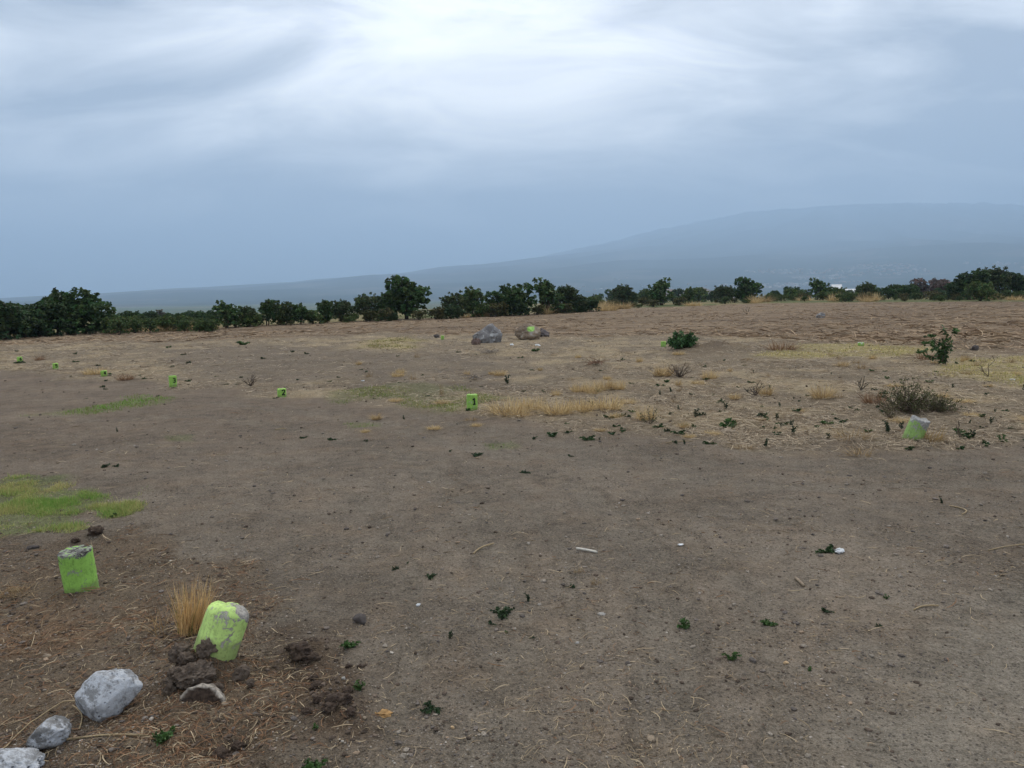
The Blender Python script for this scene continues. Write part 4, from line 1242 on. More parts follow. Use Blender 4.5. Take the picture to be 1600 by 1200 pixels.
# ------------------------------------------------------------------ weeds, tufts, shrubs
def weed_mesh(seed, green=(0.030, 0.062, 0.020), stems=7, spread=1.0, erect=0.5, leaf=0.16):
    """unit plant about 1 across: short stems set with small leaves"""
    rng = np.random.default_rng(seed); b = Bag()
    for s in range(stems):
        a = rng.uniform(0, 6.283); L_ = rng.uniform(0.3, 0.62) * spread
        e = rng.uniform(0.25, 1.0) * erect
        t = np.linspace(0, 1, 6)[:, None]
        d = np.array((math.cos(a), math.sin(a), 0))
        pts = t * d * L_ * (1 - 0.35 * e) + np.array((0, 0, 1)) * (t - 0.35 * t * t) * L_ * e * 1.5 + np.array((0, 0, 0.01))
        v, q, tt = tube(pts, 0.014 - 0.009 * t[:, 0], 4); b.add(v, q, (0.07, 0.075, 0.03), tt)
        c = pts[1:]; cols = np.array(green) * rng.uniform(0.6, 1.6, (len(c), 1))
        leaf_fan(b, c, 5, leaf, leaf * 0.36, rng, cols, 0.5, 0.02)
    v = np.concatenate(b.v); v[:, 2] = np.maximum(v[:, 2], 0.004); b.v = [v]; 
    b.c = [np.concatenate(b.c)]
    return b.mesh('weed', M_LEAF)


WEEDS = [weed_mesh(1, stems=8), weed_mesh(2, (0.042, 0.085, 0.022), 9, 1.0, 0.7), weed_mesh(3, (0.024, 0.045, 0.018), 6, 1.0, 0.9), weed_mesh(4, (0.05, 0.10, 0.025), 5, 0.9, 1.3), weed_mesh(5, (0.028, 0.050, 0.020), 10, 1.1, 0.25), weed_mesh(6, (0.022, 0.040, 0.018), 4, 0.9, 1.8, 0.13)]


def weed(u, v, wpx, k, label, group='weeds on the bare soil'):
    p = G(u, v); s = wpx * px_m(p)
    o = link('weed', WEEDS[k], None, (p.x, p.y, p.z - 0.003), (0, 0, random.uniform(0, 6.28)), s)
    return tag(o, label, 'weed', group)


for a in [
    (618, 892, 13, 2, 'small dark weed above the middle of the foreground, left of a similar low one'),
    (636, 879, 8, 2, 'tiny dark sprout just above two small weeds in the middle'),
    (671, 901, 19, 4, 'low flat weed right of the small dark weed in the middle'),
    (826, 936, 20, 5, 'upright dark weed above a trailing weed in the foreground'),
    (782, 957, 34, 4, 'trailing sparse weed with thin runners in the foreground'),
    (768, 972, 15, 2, 'small weed just below the trailing sparse weed'),
    (702, 998, 20, 5, 'tall narrow weed left of the trailing weed'),
    (832, 994, 9, 2, 'tiny reddish dark sprout right of the trailing weed'),
    (791, 985, 8, 1, 'tiny green sprout below the trailing weed'),
    (547, 1013, 28, 1, 'leafy green weed right of the long dark soil lump'),
    (562, 1082, 26, 3, 'bright green weed with a dry stalk beside the dug soil lumps'),
    (675, 1105, 32, 4, 'broad low weed alone in the bottom middle'),
    (492, 1146, 18, 3, 'small bright weed below the largest wet soil lump'),
    (490, 1200, 40, 1, 'green weed cut off by the bottom edge'),
    (257, 1160, 42, 1, 'leafy green weed right of the whitewashed rocks'),
    (1068, 977, 26, 1, 'leafy weed on bare soil, left of a pair right of centre'),
    (1201, 976, 24, 1, 'leafy weed on bare soil, right of a pair right of centre'),
    (1143, 1033, 24, 1, 'small bushy weed lowest of three right of centre'),
    (1291, 960, 18, 2, 'small dark weed right of the pair of leafy weeds'),
    (1373, 981, 12, 2, 'tiny dark weed farthest right on the lower bare soil'),
    (1385, 937, 13, 3, 'tiny bright sprout above the tiny dark weed at the right'),
    (1267, 1048, 13, 3, 'tiny bright sprout right of the pale orange stone'),
    (1292, 864, 30, 0, 'dark weed touching the crumpled white plastic'),
    (1472, 786, 14, 5, 'upright dark sprig at the right above dry twigs'),
    (893, 915, 14, 2, 'small dark weed under the middle dry tuft'),
    (164, 731, 16, 2, 'left of two dark sprigs on the bare soil at the left'),
    (182, 731, 12, 2, 'right of two dark sprigs on the bare soil at the left'),
    (184, 673, 9, 5, 'small dark upright sprig above the two dark sprigs at the left'),
    (178, 806, 20, 0, 'dark weed at the right tip of the green grass patch'),
    (632, 656, 10, 5, 'dark sprig on bare soil left of the number 1 marker'),
    (834, 684, 12, 2, 'small dark weed left of a larger one below the dry tufts'),
    (861, 681, 22, 0, 'dark clumped weed on bare soil below the dry tufts'),
    (820, 738, 15, 4, 'flat dark weed on the bare middle ground'),
    (891, 712, 10, 2, 'tiny dark weed right of the clumped weed'),
    (743, 712, 18, 4, 'thin dark weed below the small green grass patch'),
    (703, 706, 8, 2, 'tiny dark weed left of the small green grass patch'),
    (1056, 693, 12, 2, 'left of two dark sprigs at the edge of the straw'),
    (1070, 695, 12, 5, 'right of two dark sprigs at the edge of the straw'),
    (1108, 694, 16, 0, 'small dark weed right of two sprigs at the straw edge'),
    (1195, 697, 20, 5, 'dark pointed weed alone just outside the straw edge'),
    (1138, 666, 32, 1, 'green weed above the flat tan stone'),
    (975, 651, 18, 4, 'low green weed left of the upright twiggy weed'),
    (1068, 665, 14, 0, 'round dark weed right of the upright twiggy weed'),
    (1085, 666, 14, 0, 'round dark weed second right of the upright twiggy weed'),
    (1212, 658, 16, 5, 'upright weed in the straw right of the green weed'),
    (1502, 701, 18, 0, 'dark weed on the soil right of the tilted marker'),
    (1500, 677, 18, 1, 'green weed behind the tilted marker to its right'),
    (1541, 697, 20, 0, 'dark weed second right of the tilted marker'),
    (1566, 690, 22, 3, 'green weed with a tall dry stalk near the right edge'),
    (1388, 678, 26, 5, 'dark upright weed left of the tilted marker'),
    (1410, 672, 18, 5, 'dark sprig touching the left side of the tilted marker'),
    (1422, 704, 18, 0, 'flat dark weed under the tilted marker'),
    (793, 598, 20, 5, 'dark green upright plant above and right of the number 1 marker'),
    (836, 549, 14, 1, 'blue green plant in front of the tan boulder'),
    (475, 681, 12, 4, 'first dark flat weed of a short row on the bare left middle ground'),
    (519, 684, 14, 4, 'second dark flat weed of a short row on the bare left middle ground'),
    (572, 688, 9, 2, 'last small weed of a short row on the bare left middle ground'),
    (730, 642, 12, 0, 'dark weed at the left foot of the number 1 marker'),
    (380, 538, 17, 1, 'dark green small bush on the stubble below the hedgerow\'s left end'),
    (263, 543, 9, 1, 'small green plant on the stubble left of the dark small bush'),
    (171, 586, 14, 0, 'dark flat weed at the right of the small marker on the left'),
    (269, 573, 8, 2, 'tiny dark sprig on bare ground above the numbered marker at the left'),
    (31, 567, 14, 4, 'dark low weed at the foot of the farthest left marker'),
    (293, 595, 11, 4, 'small flat green weed right of the numbered marker at the left'),
]:
    weed(*a)
rw = random.Random(17)
for i in range(120):
    u = rw.uniform(880, 1640); v = 560 + 130 * rw.random() ** 0.8
    if 1395 < u < 1500 and v > 610: continue
    k = rw.choice([0, 2, 0, 5, 0, 1, 2, 5])
    counted(weed(u, v, rw.uniform(6, 18) * (0.5 + (v - 540) / 200), k, 'x', 'tiny weeds in the straw on the right'), u, v, ['small dark weed', 'leafy green weed', 'small dark weed', '', 'flat dark weed', 'upright dark sprig'][k])
for i in range(46):
    u = rw.uniform(20, 880); v = rw.uniform(550, 625)
    k = rw.choice([0, 2, 4])
    counted(weed(u, v, rw.uniform(4, 9), k, 'x', 'tiny weeds on the left half of the field'), u, v, ['tiny dark weed', '', 'tiny dark weed', '', 'tiny flat weed'][k])


def tuft_mesh(seed, n=130, h=1.0, r=0.22, lean=0.5, c1=(0.42, 0.30, 0.14), c2=(0.24, 0.15, 0.07), w=0.010, green=0.0):
    rng = np.random.default_rng(seed)
    a = rng.uniform(0, 6.283, n); rr = r * np.sqrt(rng.random(n))
    base = np.stack([rr * np.cos(a), rr * np.sin(a), np.full(n, -0.02)], -1)
    a2 = a + rng.normal(0, 0.8, n); ln = np.abs(rng.normal(0, lean, n)); L_ = h * rng.uniform(0.35, 1.0, n)
    d = np.stack([np.cos(a2) * ln, np.sin(a2) * ln, np.ones(n)], -1); d /= np.linalg.norm(d, axis=1)[:, None]
    out = np.stack([np.cos(a2), np.sin(a2), -0.5 * np.ones(n)], -1) * (0.12 * ln * L_)[:, None]
    t = np.array([0, 0.35, 0.7, 1.0])
    p = base[:, None] + d[:, None] * (L_[:, None] * t)[..., None] + out[:, None] * (t ** 2)[None, :, None] * 2
    th = rng.uniform(0, 3.14, n); side = np.stack([np.cos(th), np.sin(th), 0 * th], -1)
    hw = w * rng.uniform(0.5, 1.2, n)[:, None] * np.array([1.0, 0.9, 0.6, 0.15])
    f = rng.random(n)[:, None]; col = np.array(c1) * f + np.array(c2) * (1 - f)
    if green:
        g = rng.random(n) < green; col[g] = np.array((0.11, 0.14, 0.04))
    v, q, c = strips(p, side, hw, col)
    return mesh_np('tuft', v, q, None, M_BLADE, c)


TUFTS = [tuft_mesh(1, 300, 1.0, 0.42, 0.9, (0.60, 0.45, 0.24), (0.32, 0.22, 0.11), w=0.013), tuft_mesh(2, 320, 0.9, 0.5, 1.1, (0.66, 0.50, 0.27), (0.38, 0.27, 0.13), w=0.013),
         tuft_mesh(3, 220, 0.8, 0.45, 1.0, (0.30, 0.18, 0.10), (0.18, 0.10, 0.06)), tuft_mesh(4, 90, 1.0, 0.35, 0.9, (0.40, 0.29, 0.15), (0.2, 0.13, 0.07))]


def tuft(u, v, wpx, hpx, k, label, group='dry grass tufts'):
    p = G(u, v); m = px_m(p)
    o = link('dry_tuft', TUFTS[k], None, p, (0, 0, random.uniform(0, 6.28)), (wpx * m, wpx * m, hpx * m * 1.55))
    return tag(o, label, 'dry grass', group)


p = G(300, 988)
TALL = tuft_mesh(31, 420, 0.27, 0.060, 0.17, (0.82, 0.58, 0.28), (0.45, 0.28, 0.12), 0.0015, 0.05)
o = link('dry_tuft', TALL, None, p, (R(3), R(7), 0.3)); tag(o, 'tall golden dry grass tuft behind the leaning lime marker', 'dry grass', 'dry grass tufts')
o = link('dry_tuft', tuft_mesh(33, 60, 0.16, 0.07, 1.2, (0.40, 0.28, 0.14), (0.22, 0.13, 0.06), 0.0018), None, G(262, 985), (0, 0, 0)); tag(o, 'short splayed dry tuft left of the tall golden tuft', 'dry grass', 'dry grass tufts')
o = link('dry_tuft', tuft_mesh(34, 130, 0.22, 0.09, 0.55, (0.46, 0.33, 0.15), (0.30, 0.19, 0.08), 0.0026), None, G(1452, 692), (0, R(10), 0)); tag(o, 'golden dry grass growing along the right side of the tilted marker', 'dry grass', 'dry grass tufts')
for a in [
    (797, 646, 52, 22, 1, 'golden tuft nearest the number 1 marker on its right'),
    (832, 642, 34, 20, 1, 'golden tuft second right of the number 1 marker'),
    (872, 648, 40, 18, 1, 'golden tuft third right of the number 1 marker'),
    (908, 644, 40, 16, 1, 'broad golden tuft fourth right of the number 1 marker'),
    (948, 640, 46, 18, 1, 'rightmost golden tuft of the row beside the number 1 marker'),
    (925, 612, 26, 14, 1, 'left golden tuft of the group behind the tuft row'),
    (945, 608, 26, 14, 0, 'middle golden tuft of the group behind the tuft row'),
    (965, 607, 22, 13, 1, 'right golden tuft of the group behind the tuft row'),
    (905, 611, 22, 12, 1, 'small golden tuft left of the group behind the tuft row'),
    (196, 593, 24, 11, 2, 'rusty red dry tuft left of the numbered marker on the left'),
    (148, 584, 28, 10, 1, 'pale dry tuft left of the small marker with the dark weed'),
    (62, 562, 14, 8, 2, 'small reddish tuft between the two leftmost markers'),
    (1285, 622, 32, 17, 0, 'golden tuft in the straw left of the dark scrub'),
    (1366, 632, 36, 20, 2, 'orange brown tuft at the left foot of the dark scrub'),
    (1330, 690, 60, 14, 3, 'spread dead grass clump left of the tilted marker'),
    (1342, 712, 46, 12, 3, 'reddish dead grass clump below and left of the tilted marker'),
    (1196, 618, 22, 14, 0, 'golden tuft near the weeds in the right straw'),
    (1108, 592, 20, 12, 1, 'golden tuft right of the bare twiggy bush'),
    (1036, 586, 30, 13, 0, 'golden tuft left of the bare twiggy bush'),
    (1165, 700, 34, 6, 3, 'flat reddish dead clump on soil left of the pointed weed'),
    (1010, 655, 26, 18, 1, 'golden tuft round the upright twiggy weed'),
    (1222, 548, 40, 18, 2, 'reddish dry tuft at the left end of the yellow grass'),
    (1446, 562, 28, 14, 2, 'reddish dry tuft left of the leafy bush\'s stem'),
    (930, 912, 16, 9, 3, 'small dry tuft in the middle of the bare foreground'),
    (903, 895, 15, 8, 3, 'tiny dry tuft beside the one in the bare foreground'),
    (690, 618, 8, 18, 3, 'thin upright dry stalks in the green strip left of the number 1 marker'),
    (30, 922, 46, 9, 3, 'flattened pale dry clump at the left edge below the green patch'),
    (10, 926, 30, 9, 3, 'flattened pale dry clump cut off by the left edge'),
]:
    tuft(*a)
rt = random.Random(9)
for i in range(70):
    u = rt.uniform(560, 1640); v = 555 + 130 * rt.random()
    counted(tuft(u, v, rt.uniform(10, 26) * (0.5 + (v - 540) / 220), rt.uniform(4, 9), rt.choice([0, 1, 1, 3]), 'x', 'low straw tufts scattered over the field'), u, v, 'low straw tuft')
for i in range(46):
    u = rt.uniform(165, 345) if i < 20 else rt.uniform(700, 1640)
    v = np.interp(u, [0, 165, 330, 480, 635, 760, 920, 1060, 1200, 1600], [528, 520, 514.5, 507, 499.5, 494.5, 487, 479, 473, 470]) + rt.uniform(-2.5, 0.5)
    counted(tuft(u, v, rt.uniform(10, 26), rt.uniform(6, 13), rt.choice([0, 1, 1]), 'x', 'dry grass clumps along the far field edge'), u, 0, 'pale dry edge clump', True)


# shrubs with leaves
def shrub_mesh(seed, green, n=34, h=0.7, w=0.55, leaf=0.10, lvs=7, twig=(0.12, 0.09, 0.06)):
    rng = np.random.default_rng(seed); b, s = Bag(), Bag(); cen = []
    for i in range(n):
        a = rng.uniform(0, 6.283); rr = w * math.sqrt(rng.random()); z = h * rng.uniform(0.35, 1.0) * (1 - 0.5 * (rr / w) ** 2)
        p1 = np.array((rr * math.cos(a), rr * math.sin(a), z))
        pts = limb(s, (p1[0] * 0.1, p1[1] * 0.1, -0.02), p1, 0.010, 0.003, rng, 6, 0.05, twig)
        cen.append(pts[2:]); cen.append(pts[3:] + rng.normal(0, 0.03, (len(pts) - 3, 3)))
    cen = np.concatenate(cen); cen[:, 2] = np.maximum(cen[:, 2], 0.03)
    leaf_fan(b, cen, lvs, leaf, leaf * 0.3, rng, np.array(green) * rng.uniform(0.5, 1.6, (len(cen), 1)), 0.4, 0.02)
    return s.mesh('stem', M_TWIG), b.mesh('foliage', M_LEAF)


def shrub(u, v, wpx, ms, label, cat='shrub', name='shrub', zs=1.0):
    p = G(u, v); s = wpx * px_m(p)
    e = bpy.data.objects.new(name, None); COL.objects.link(e); e.location = p; e.scale = (s, s, s * zs); e.rotation_euler = (0, 0, random.uniform(0, 6))
    link('stem', ms[0], e)
    if ms[1]: link('foliage', ms[1], e)
    return tag(e, label, cat)


shrub(1066, 549, 46, shrub_mesh(1, (0.048, 0.108, 0.034), 44, 0.54, 0.52), 'bright green rounded shrub on the field right of the boulders')
SC = shrub_mesh(2, (0.075, 0.082, 0.030), 80, 0.75, 0.55, 0.034, 4)
shrub(1418, 645, 78, SC, 'olive scrub behind the tilted marker, left half', zs=1.05)
shrub(1466, 643, 66, shrub_mesh(3, (0.066, 0.074, 0.026), 70, 0.65, 0.55, 0.034, 4), 'olive scrub behind the tilted marker, right half', zs=0.85)
shrub(1390, 655, 40, shrub_mesh(4, (0.10, 0.09, 0.04), 26, 0.6, 0.5, 0.04, 3), 'thin brownish scrub left of the olive scrub')
shrub(1015, 664, 34, shrub_mesh(5, (0.035, 0.055, 0.022), 16, 1.0, 0.5, 0.05, 3), 'upright twiggy weed at the near edge of the straw', 'weed', 'twiggy_weed')
shrub(1396, 642, 60, shrub_mesh(45, (0.09, 0.08, 0.04), 14, 0.9, 0.6, 0.03, 1), 'bare brown twigs rising above the olive scrub')


def sapling():
    """leafy bush with a stem and a few drooping leafy branches"""
    p = G(1474, 570); m = px_m(p); rng = np.random.default_rng(8)
    s, b = Bag(), Bag(); k = 60 * m
    tips = [((0, 0, 0), (0.0, 0, 0.92)), ((0, 0, .35), (-.48, 0, .56)), ((0, 0, .45), (-.30, .1, .74)), ((0, 0, .2), (-.62, -.1, .34)), ((0, 0, .5), (.34, .1, .86)), ((0, 0, .25), (.12, -.05, .5)), ((0, 0, 0), (.05, 0, .3)), ((0, 0, 0), (-.06, .05, .34)), ((0, 0, 0.0), (.02, .1, .4))]
    cen, cl = [], []
    for i, (a, c) in enumerate(tips):
        pts = limb(s, np.array(a) * k, np.array(c) * k, 0.012 * k, 0.004 * k, rng, 7, 0.05, (0.14, 0.11, 0.07))
        q = pts[2:] if i not in (4,) else pts[5:]
        cen.append(np.repeat(q, 2, 0) + rng.normal(0, 0.03 * k, (2 * len(q), 3)))
    cen = np.concatenate(cen)
    leaf_fan(b, cen, 7, 0.10 * k, 0.028 * k, rng, np.array((0.045, 0.088, 0.026)) * rng.uniform(0.6, 1.6, (len(cen), 1)), 0.2, 0.02 * k)
    e = bpy.data.objects.new('leafy_bush', None); COL.objects.link(e); e.location = p
    link('stem', s.mesh('stem', M_TWIG), e); link('foliage', b.mesh('foliage', M_LEAF), e)
    tag(e, 'tall leafy green bush with spreading branches at the right', 'bush')


sapling()


def bare_twigs(u, v, wpx, hpx, n, seed, label, name='bare_shrub', lie=0.0, col=(0.16, 0.12, 0.09), cat='bare shrub'):
    p = G(u, v); m = px_m(p); rng = np.random.default_rng(seed); b = Bag()
    for i in range(n):
        a = rng.uniform(0, 6.283); rr = rng.uniform(0.2, 1.0)
        tip = np.array((rr * wpx / 2 * m * math.cos(a), rr * wpx / 2 * m * math.sin(a), hpx * m * rng.uniform(0.5, 1.0) * (1 - 0.4 * rr * (1 - lie))))
        st = np.array((0, 0, 0.0)) if not lie else np.array((-tip[0] * rng.uniform(0.2, 1), -tip[1] * rng.uniform(0.2, 1), 0.02))
        pts = limb(b, st, tip, 0.006 + 0.1 * m, 0.0025 + 0.05 * m, rng, 5, 0.05)
        for j in range(2):
            q = pts[2 + j]; t2 = q + (tip - st) * rng.uniform(0.15, 0.35) + rng.normal(0, 0.1 * wpx * m, 3) * np.array((1, 1, 0.5))
            limb(b, q, t2, 0.0035 + 0.05 * m, 0.0015 + 0.03 * m, rng, 3, 0.04)
    o = link(name, b.mesh(name, mat_plain(name + '_wood', col, 0.95, 0.4, 20)), None, p)
    return tag(o, label, cat)


bare_twigs(1062, 588, 46, 30, 22, 1, 'bare twiggy brown bush in the straw below the bright green shrub')
bare_twigs(392, 603, 40, 22, 9, 2, 'leafless dark twiggy plant left of the number 2 marker', col=(0.10, 0.075, 0.06))
bare_twigs(1544, 590, 40, 44, 3, 3, 'two thin leaning bare twigs in front of the yellow grass', col=(0.17, 0.13, 0.09))
bare_twigs(1180, 618, 36, 26, 10, 4, 'dark dead twiggy plant in the right straw', col=(0.11, 0.085, 0.07))
bare_twigs(740, 592, 40, 9, 9, 5, 'grey fallen twigs above the number 1 marker', 'fallen_twigs', 1.0, (0.30, 0.25, 0.20), 'twigs')
bare_twigs(765, 552, 60, 6, 12, 6, 'long grey fallen twigs in front of the grey boulder', 'fallen_twigs', 1.0, (0.32, 0.27, 0.22), 'twigs')
bare_twigs(930, 572, 56, 8, 10, 7, 'reddish pile of fallen twigs in the middle of the field', 'fallen_twigs', 1.0, (0.24, 0.14, 0.09), 'twigs')
bare_twigs(1500, 686, 14, 44, 2, 8, 'thin dry stalk leaning left behind the weed near the right edge', col=(0.14, 0.11, 0.08))
bare_twigs(1167, 492, 26, 18, 5, 9, 'tiny bare sapling on the far stubble', col=(0.10, 0.08, 0.06))
bare_twigs(1345, 612, 26, 30, 6, 10, 'slim dark stalks left of the olive scrub', col=(0.11, 0.09, 0.07))

# ------------------------------------------------------------------ small litter things
def stick(name, u0, v0, u1, v1, rad, mat, label, cat='stick', lift=0.006, bend=0.0):
    a, b_ = G(u0, v0), G(u1, v1); n = 6
    t = np.linspace(0, 1, n)[:, None]; pts = np.array(a) * (1 - t) + np.array(b_) * t
    d = np.array(b_ - a); perp = np.array((-d[1], d[0], 0)); pts += perp * bend * np.sin(t * math.pi)
    z = height(pts[:, 0], pts[:, 1]); pts[:, 2] = z.max() + rad * 0.8 + lift * np.sin(t[:, 0] * 3.1) * 0.3
    c = pts.mean(0); v, q, tt = tube(pts - c, rad, 8)
    bb = Bag(); bb.add(v, q, (0.5, 0.5, 0.5), tt)
    o = link(name, bb.mesh(name, mat, True), None, tuple(c)); return tag(o, label, cat)


M_WSTICK = mat_plain('white_stick_paint', (0.62, 0.58, 0.50), 0.7, 0.2, 60)
M_BSTICK = mat_plain('split_wood', (0.30, 0.23, 0.16), 0.9, 0.4, 50)
M_DSTICK = mat_plain('dry_stalk', (0.38, 0.29, 0.17), 0.9, 0.3, 50)
stick('white_stick', 901, 860, 933, 866, 0.007, M_WSTICK, 'straight white stick lying on the bare foreground soil')
stick('wooden_stick', 1243, 908, 1256, 921, 0.008, M_BSTICK, 'short brown split stick on bare soil at the right')
stick('dry_stalk', 740, 868, 772, 852, 0.005, M_DSTICK, 'forked dry stalk on bare soil above the middle weeds', bend=0.1)
stick('dry_stalk', 1428, 956, 1466, 949, 0.004, M_DSTICK, 'curved pale dry twig on the right bare soil', bend=0.12)
stick('dry_stalk', 1544, 859, 1610, 848, 0.003, M_DSTICK, 'long thin stalk running to the right edge', bend=0.03)
stick('dry_stalk', 1483, 790, 1503, 804, 0.004, M_DSTICK, 'small pale bent twig below the upright dark sprig at the right', bend=0.3)
stick('dry_stalk', 105, 1165, 232, 1158, 0.0035, M_DSTICK, 'dry grass stem lying below the whitewashed rocks', bend=0.05)
stick('dry_stalk', 114, 1108, 124, 1145, 0.0025, M_DSTICK, 'dry stalk standing between two whitewashed rocks', bend=0.1)
stick('dry_stalk', 430, 718 - 48, 447, 668, 0.006, M_DSTICK, 'pale dry twig on the left middle ground', bend=0.1)
stick('dry_stalk', 1040, 694, 1082, 691, 0.004, M_DSTICK, 'long pale dry stalk across two dark sprigs at the straw edge', bend=0.1)


def stalk_arc():
    c = G(76, 1150); m = px_m(c); th = np.linspace(R(40), R(265), 24); a = math.atan2(c.x, c.y)
    pts = np.stack([48 * m * np.cos(th) * 1.0, 62 * m * np.sin(th) * 1.25, np.zeros(24)], -1)
    pts[:, 0] -= 2 * m
    x, y = pts[:, 0] + c.x, pts[:, 1] + c.y
    pts[:, 2] = height(x, y) - c.z + 0.008 + 0.02 * np.sin(th) ** 2
    v, q, t = tube(pts, 0.0024, 6); b = Bag(); b.add(v, q, (0.3, 0.2, 0.1), t)
    tag(link('dry_stalk', b.mesh('dry_stalk', M_DSTICK, True), None, c), 'golden dry stalk curving round the middle whitewashed rock', 'stick')


stalk_arc()


def crumple(name, u, v, wpx, seed, mat, label, cat, flat=0.45):
    p = G(u, v); s = wpx * px_m(p) / 2; vv, f = ico(3); vv = vv.copy()
    n = fbm(vv[:, 0] * 2 + seed, vv[:, 1] * 2, vv[:, 2] * 2, 4, 0.65); vv *= (1 + 0.55 * n)[:, None]
    me = mesh_np(name, vv * np.array((s, s * 0.6, s * flat)), None, f, mat)
    tag(link(name, me, None, (p.x, p.y, p.z + s * flat * 0.6), (0, 0.1, 0.5)), label, cat)


crumple('crumpled_plastic', 1312, 864, 17, 3, M_WHITE, 'crumpled white plastic beside the dark weed at the right', 'litter')
crumple('white_scrap', 1064, 854, 11, 4, M_WHITE, 'small white scrap on bare soil above the middle', 'litter', 0.25)
crumple('white_scrap', 1582, 596, 10, 5, M_WHITE, 'white scrap below the yellow grass at the right edge', 'litter', 0.3)
crumple('white_scrap', 567, 595, 5, 6, M_WHITE, 'tiny white scrap on the straw heap left of the number 1 marker', 'litter', 0.4)
crumple('white_scrap', 840, 541, 8, 7, M_WHITE, 'white scrap beside the blue green plant', 'litter', 0.4)
crumple('dried_leaf', 600, 1114, 26, 8, mat_plain('dried_leaf_brown', (0.40, 0.24, 0.10), 0.9, 0.4, 60), 'curled orange brown dried leaf right of the dug soil', 'leaf', 0.3)

# ------------------------------------------------------------------ ground cover
def sample(n, u0, u1, v0, v1, rng):
    u = rng.uniform(u0, u1, n); v = rng.uniform(v0, v1, n); x, y = plane_xy(u, v)
    return x, y


def gravel():
    rng = np.random.default_rng(50)
    x, y = sample(42000, -120, 1720, 640, 1260, rng)
    keep = rng.random(len(x)) < (0.25 + 0.75 * sstep(-0.3, 0.4, fbm(x / 0.6, y / 0.6, 2.2, 2))) * (1 - 0.6 * Z_PATH(x, y))
    x, y = x[keep], y[keep]; n = len(x)
    size = 0.0016 + 0.0030 * rng.random(n) ** 3.0 + 0.010 * rng.random(n) ** 40
    size *= 0.9 + 0.10 * np.hypot(x, y)
    base = np.array([(0.155, 0.130, 0.110), (0.24, 0.205, 0.165), (0.10, 0.085, 0.075), (0.34, 0.30, 0.255), (0.26, 0.19, 0.13)])
    col = base[rng.choice(5, n, p=[.36, .26, .22, .06, .10])] * rng.uniform(0.8, 1.2, (n, 1))
    v, f, c = pebbles(np.stack([x, y, height(x, y)], -1), size, col, rng)
    tag(link('gravel', mesh_np('gravel', v, None, f, M_STONE, c)), 'fine grey gravel strewn over the bare soil', 'gravel', kind='stuff')


def clods():
    rng = np.random.default_rng(51)
    x, y = sample(52000, -120, 1720, 495, 1230, rng)
    w = 0.13 + 0.5 * Z_LEFT(x, y) + 0.9 * Z_CLOD(x, y) + 0.35 * Z_FIELD(x, y) * (1 - 0.5 * Z_BARE(x, y)) - 0.1 * Z_PATH(x, y)
    for (mx, my, rad, hh) in MOUNDS[:8]: w = w + 0.9 * np.exp(-((x - mx) ** 2 + (y - my) ** 2) / (rad * 1.2) ** 2)
    k = rng.random(len(x)) < w * (0.4 + 0.8 * sstep(-0.2, 0.4, fbm(x / 0.5, y / 0.5, 6.2, 2))); x, y = x[k], y[k]; n = len(x)
    size = (0.0022 + 0.009 * rng.random(n) ** 5) * (0.75 + 0.11 * np.minimum(np.hypot(x, y), 18))
    col = np.array((0.105, 0.080, 0.062)) * rng.uniform(0.6, 1.35, (n, 1))
    v, f, c = pebbles(np.stack([x, y, height(x, y)], -1), size, col, rng, 0.65, 1, 0.35, 0.35)
    tag(link('soil_crumbs', mesh_np('soil_crumbs', v, None, f, M_CLOD, c)), 'dark crumbs of soil strewn over the ground', 'soil', kind='stuff')


def straw_piece(x, y, L_, w, col, rng, curl=0.5, lift=0.012):
    n = len(x); a = rng.uniform(0, 6.283, n); k = rng.normal(0, curl, n)
    t = np.array([-0.5, -0.17, 0.17, 0.5])
    px = x[:, None] + np.cos(a[:, None] + k[:, None] * t) * L_[:, None] * t
    py = y[:, None] + np.sin(a[:, None] + k[:, None] * t) * L_[:, None] * t
    pz = height(px.ravel(), py.ravel()).reshape(px.shape) + w[:, None] * 0.8 + (rng.random(n) ** 3 * lift)[:, None] * np.array([0.3, 1, 1.1, 0.4]) + (rng.random(n) ** 4 * 0.25 * L_)[:, None] * (t + 0.5)
    roll = rng.uniform(-1.2, 1.2, n)
    side = np.stack([-np.sin(a) * np.cos(roll), np.cos(a) * np.cos(roll), np.sin(roll)], -1)
    hw = w[:, None] * np.array([0.7, 1, 1, 0.5])
    return strips(np.stack([px, py, pz], -1), side, hw, col)


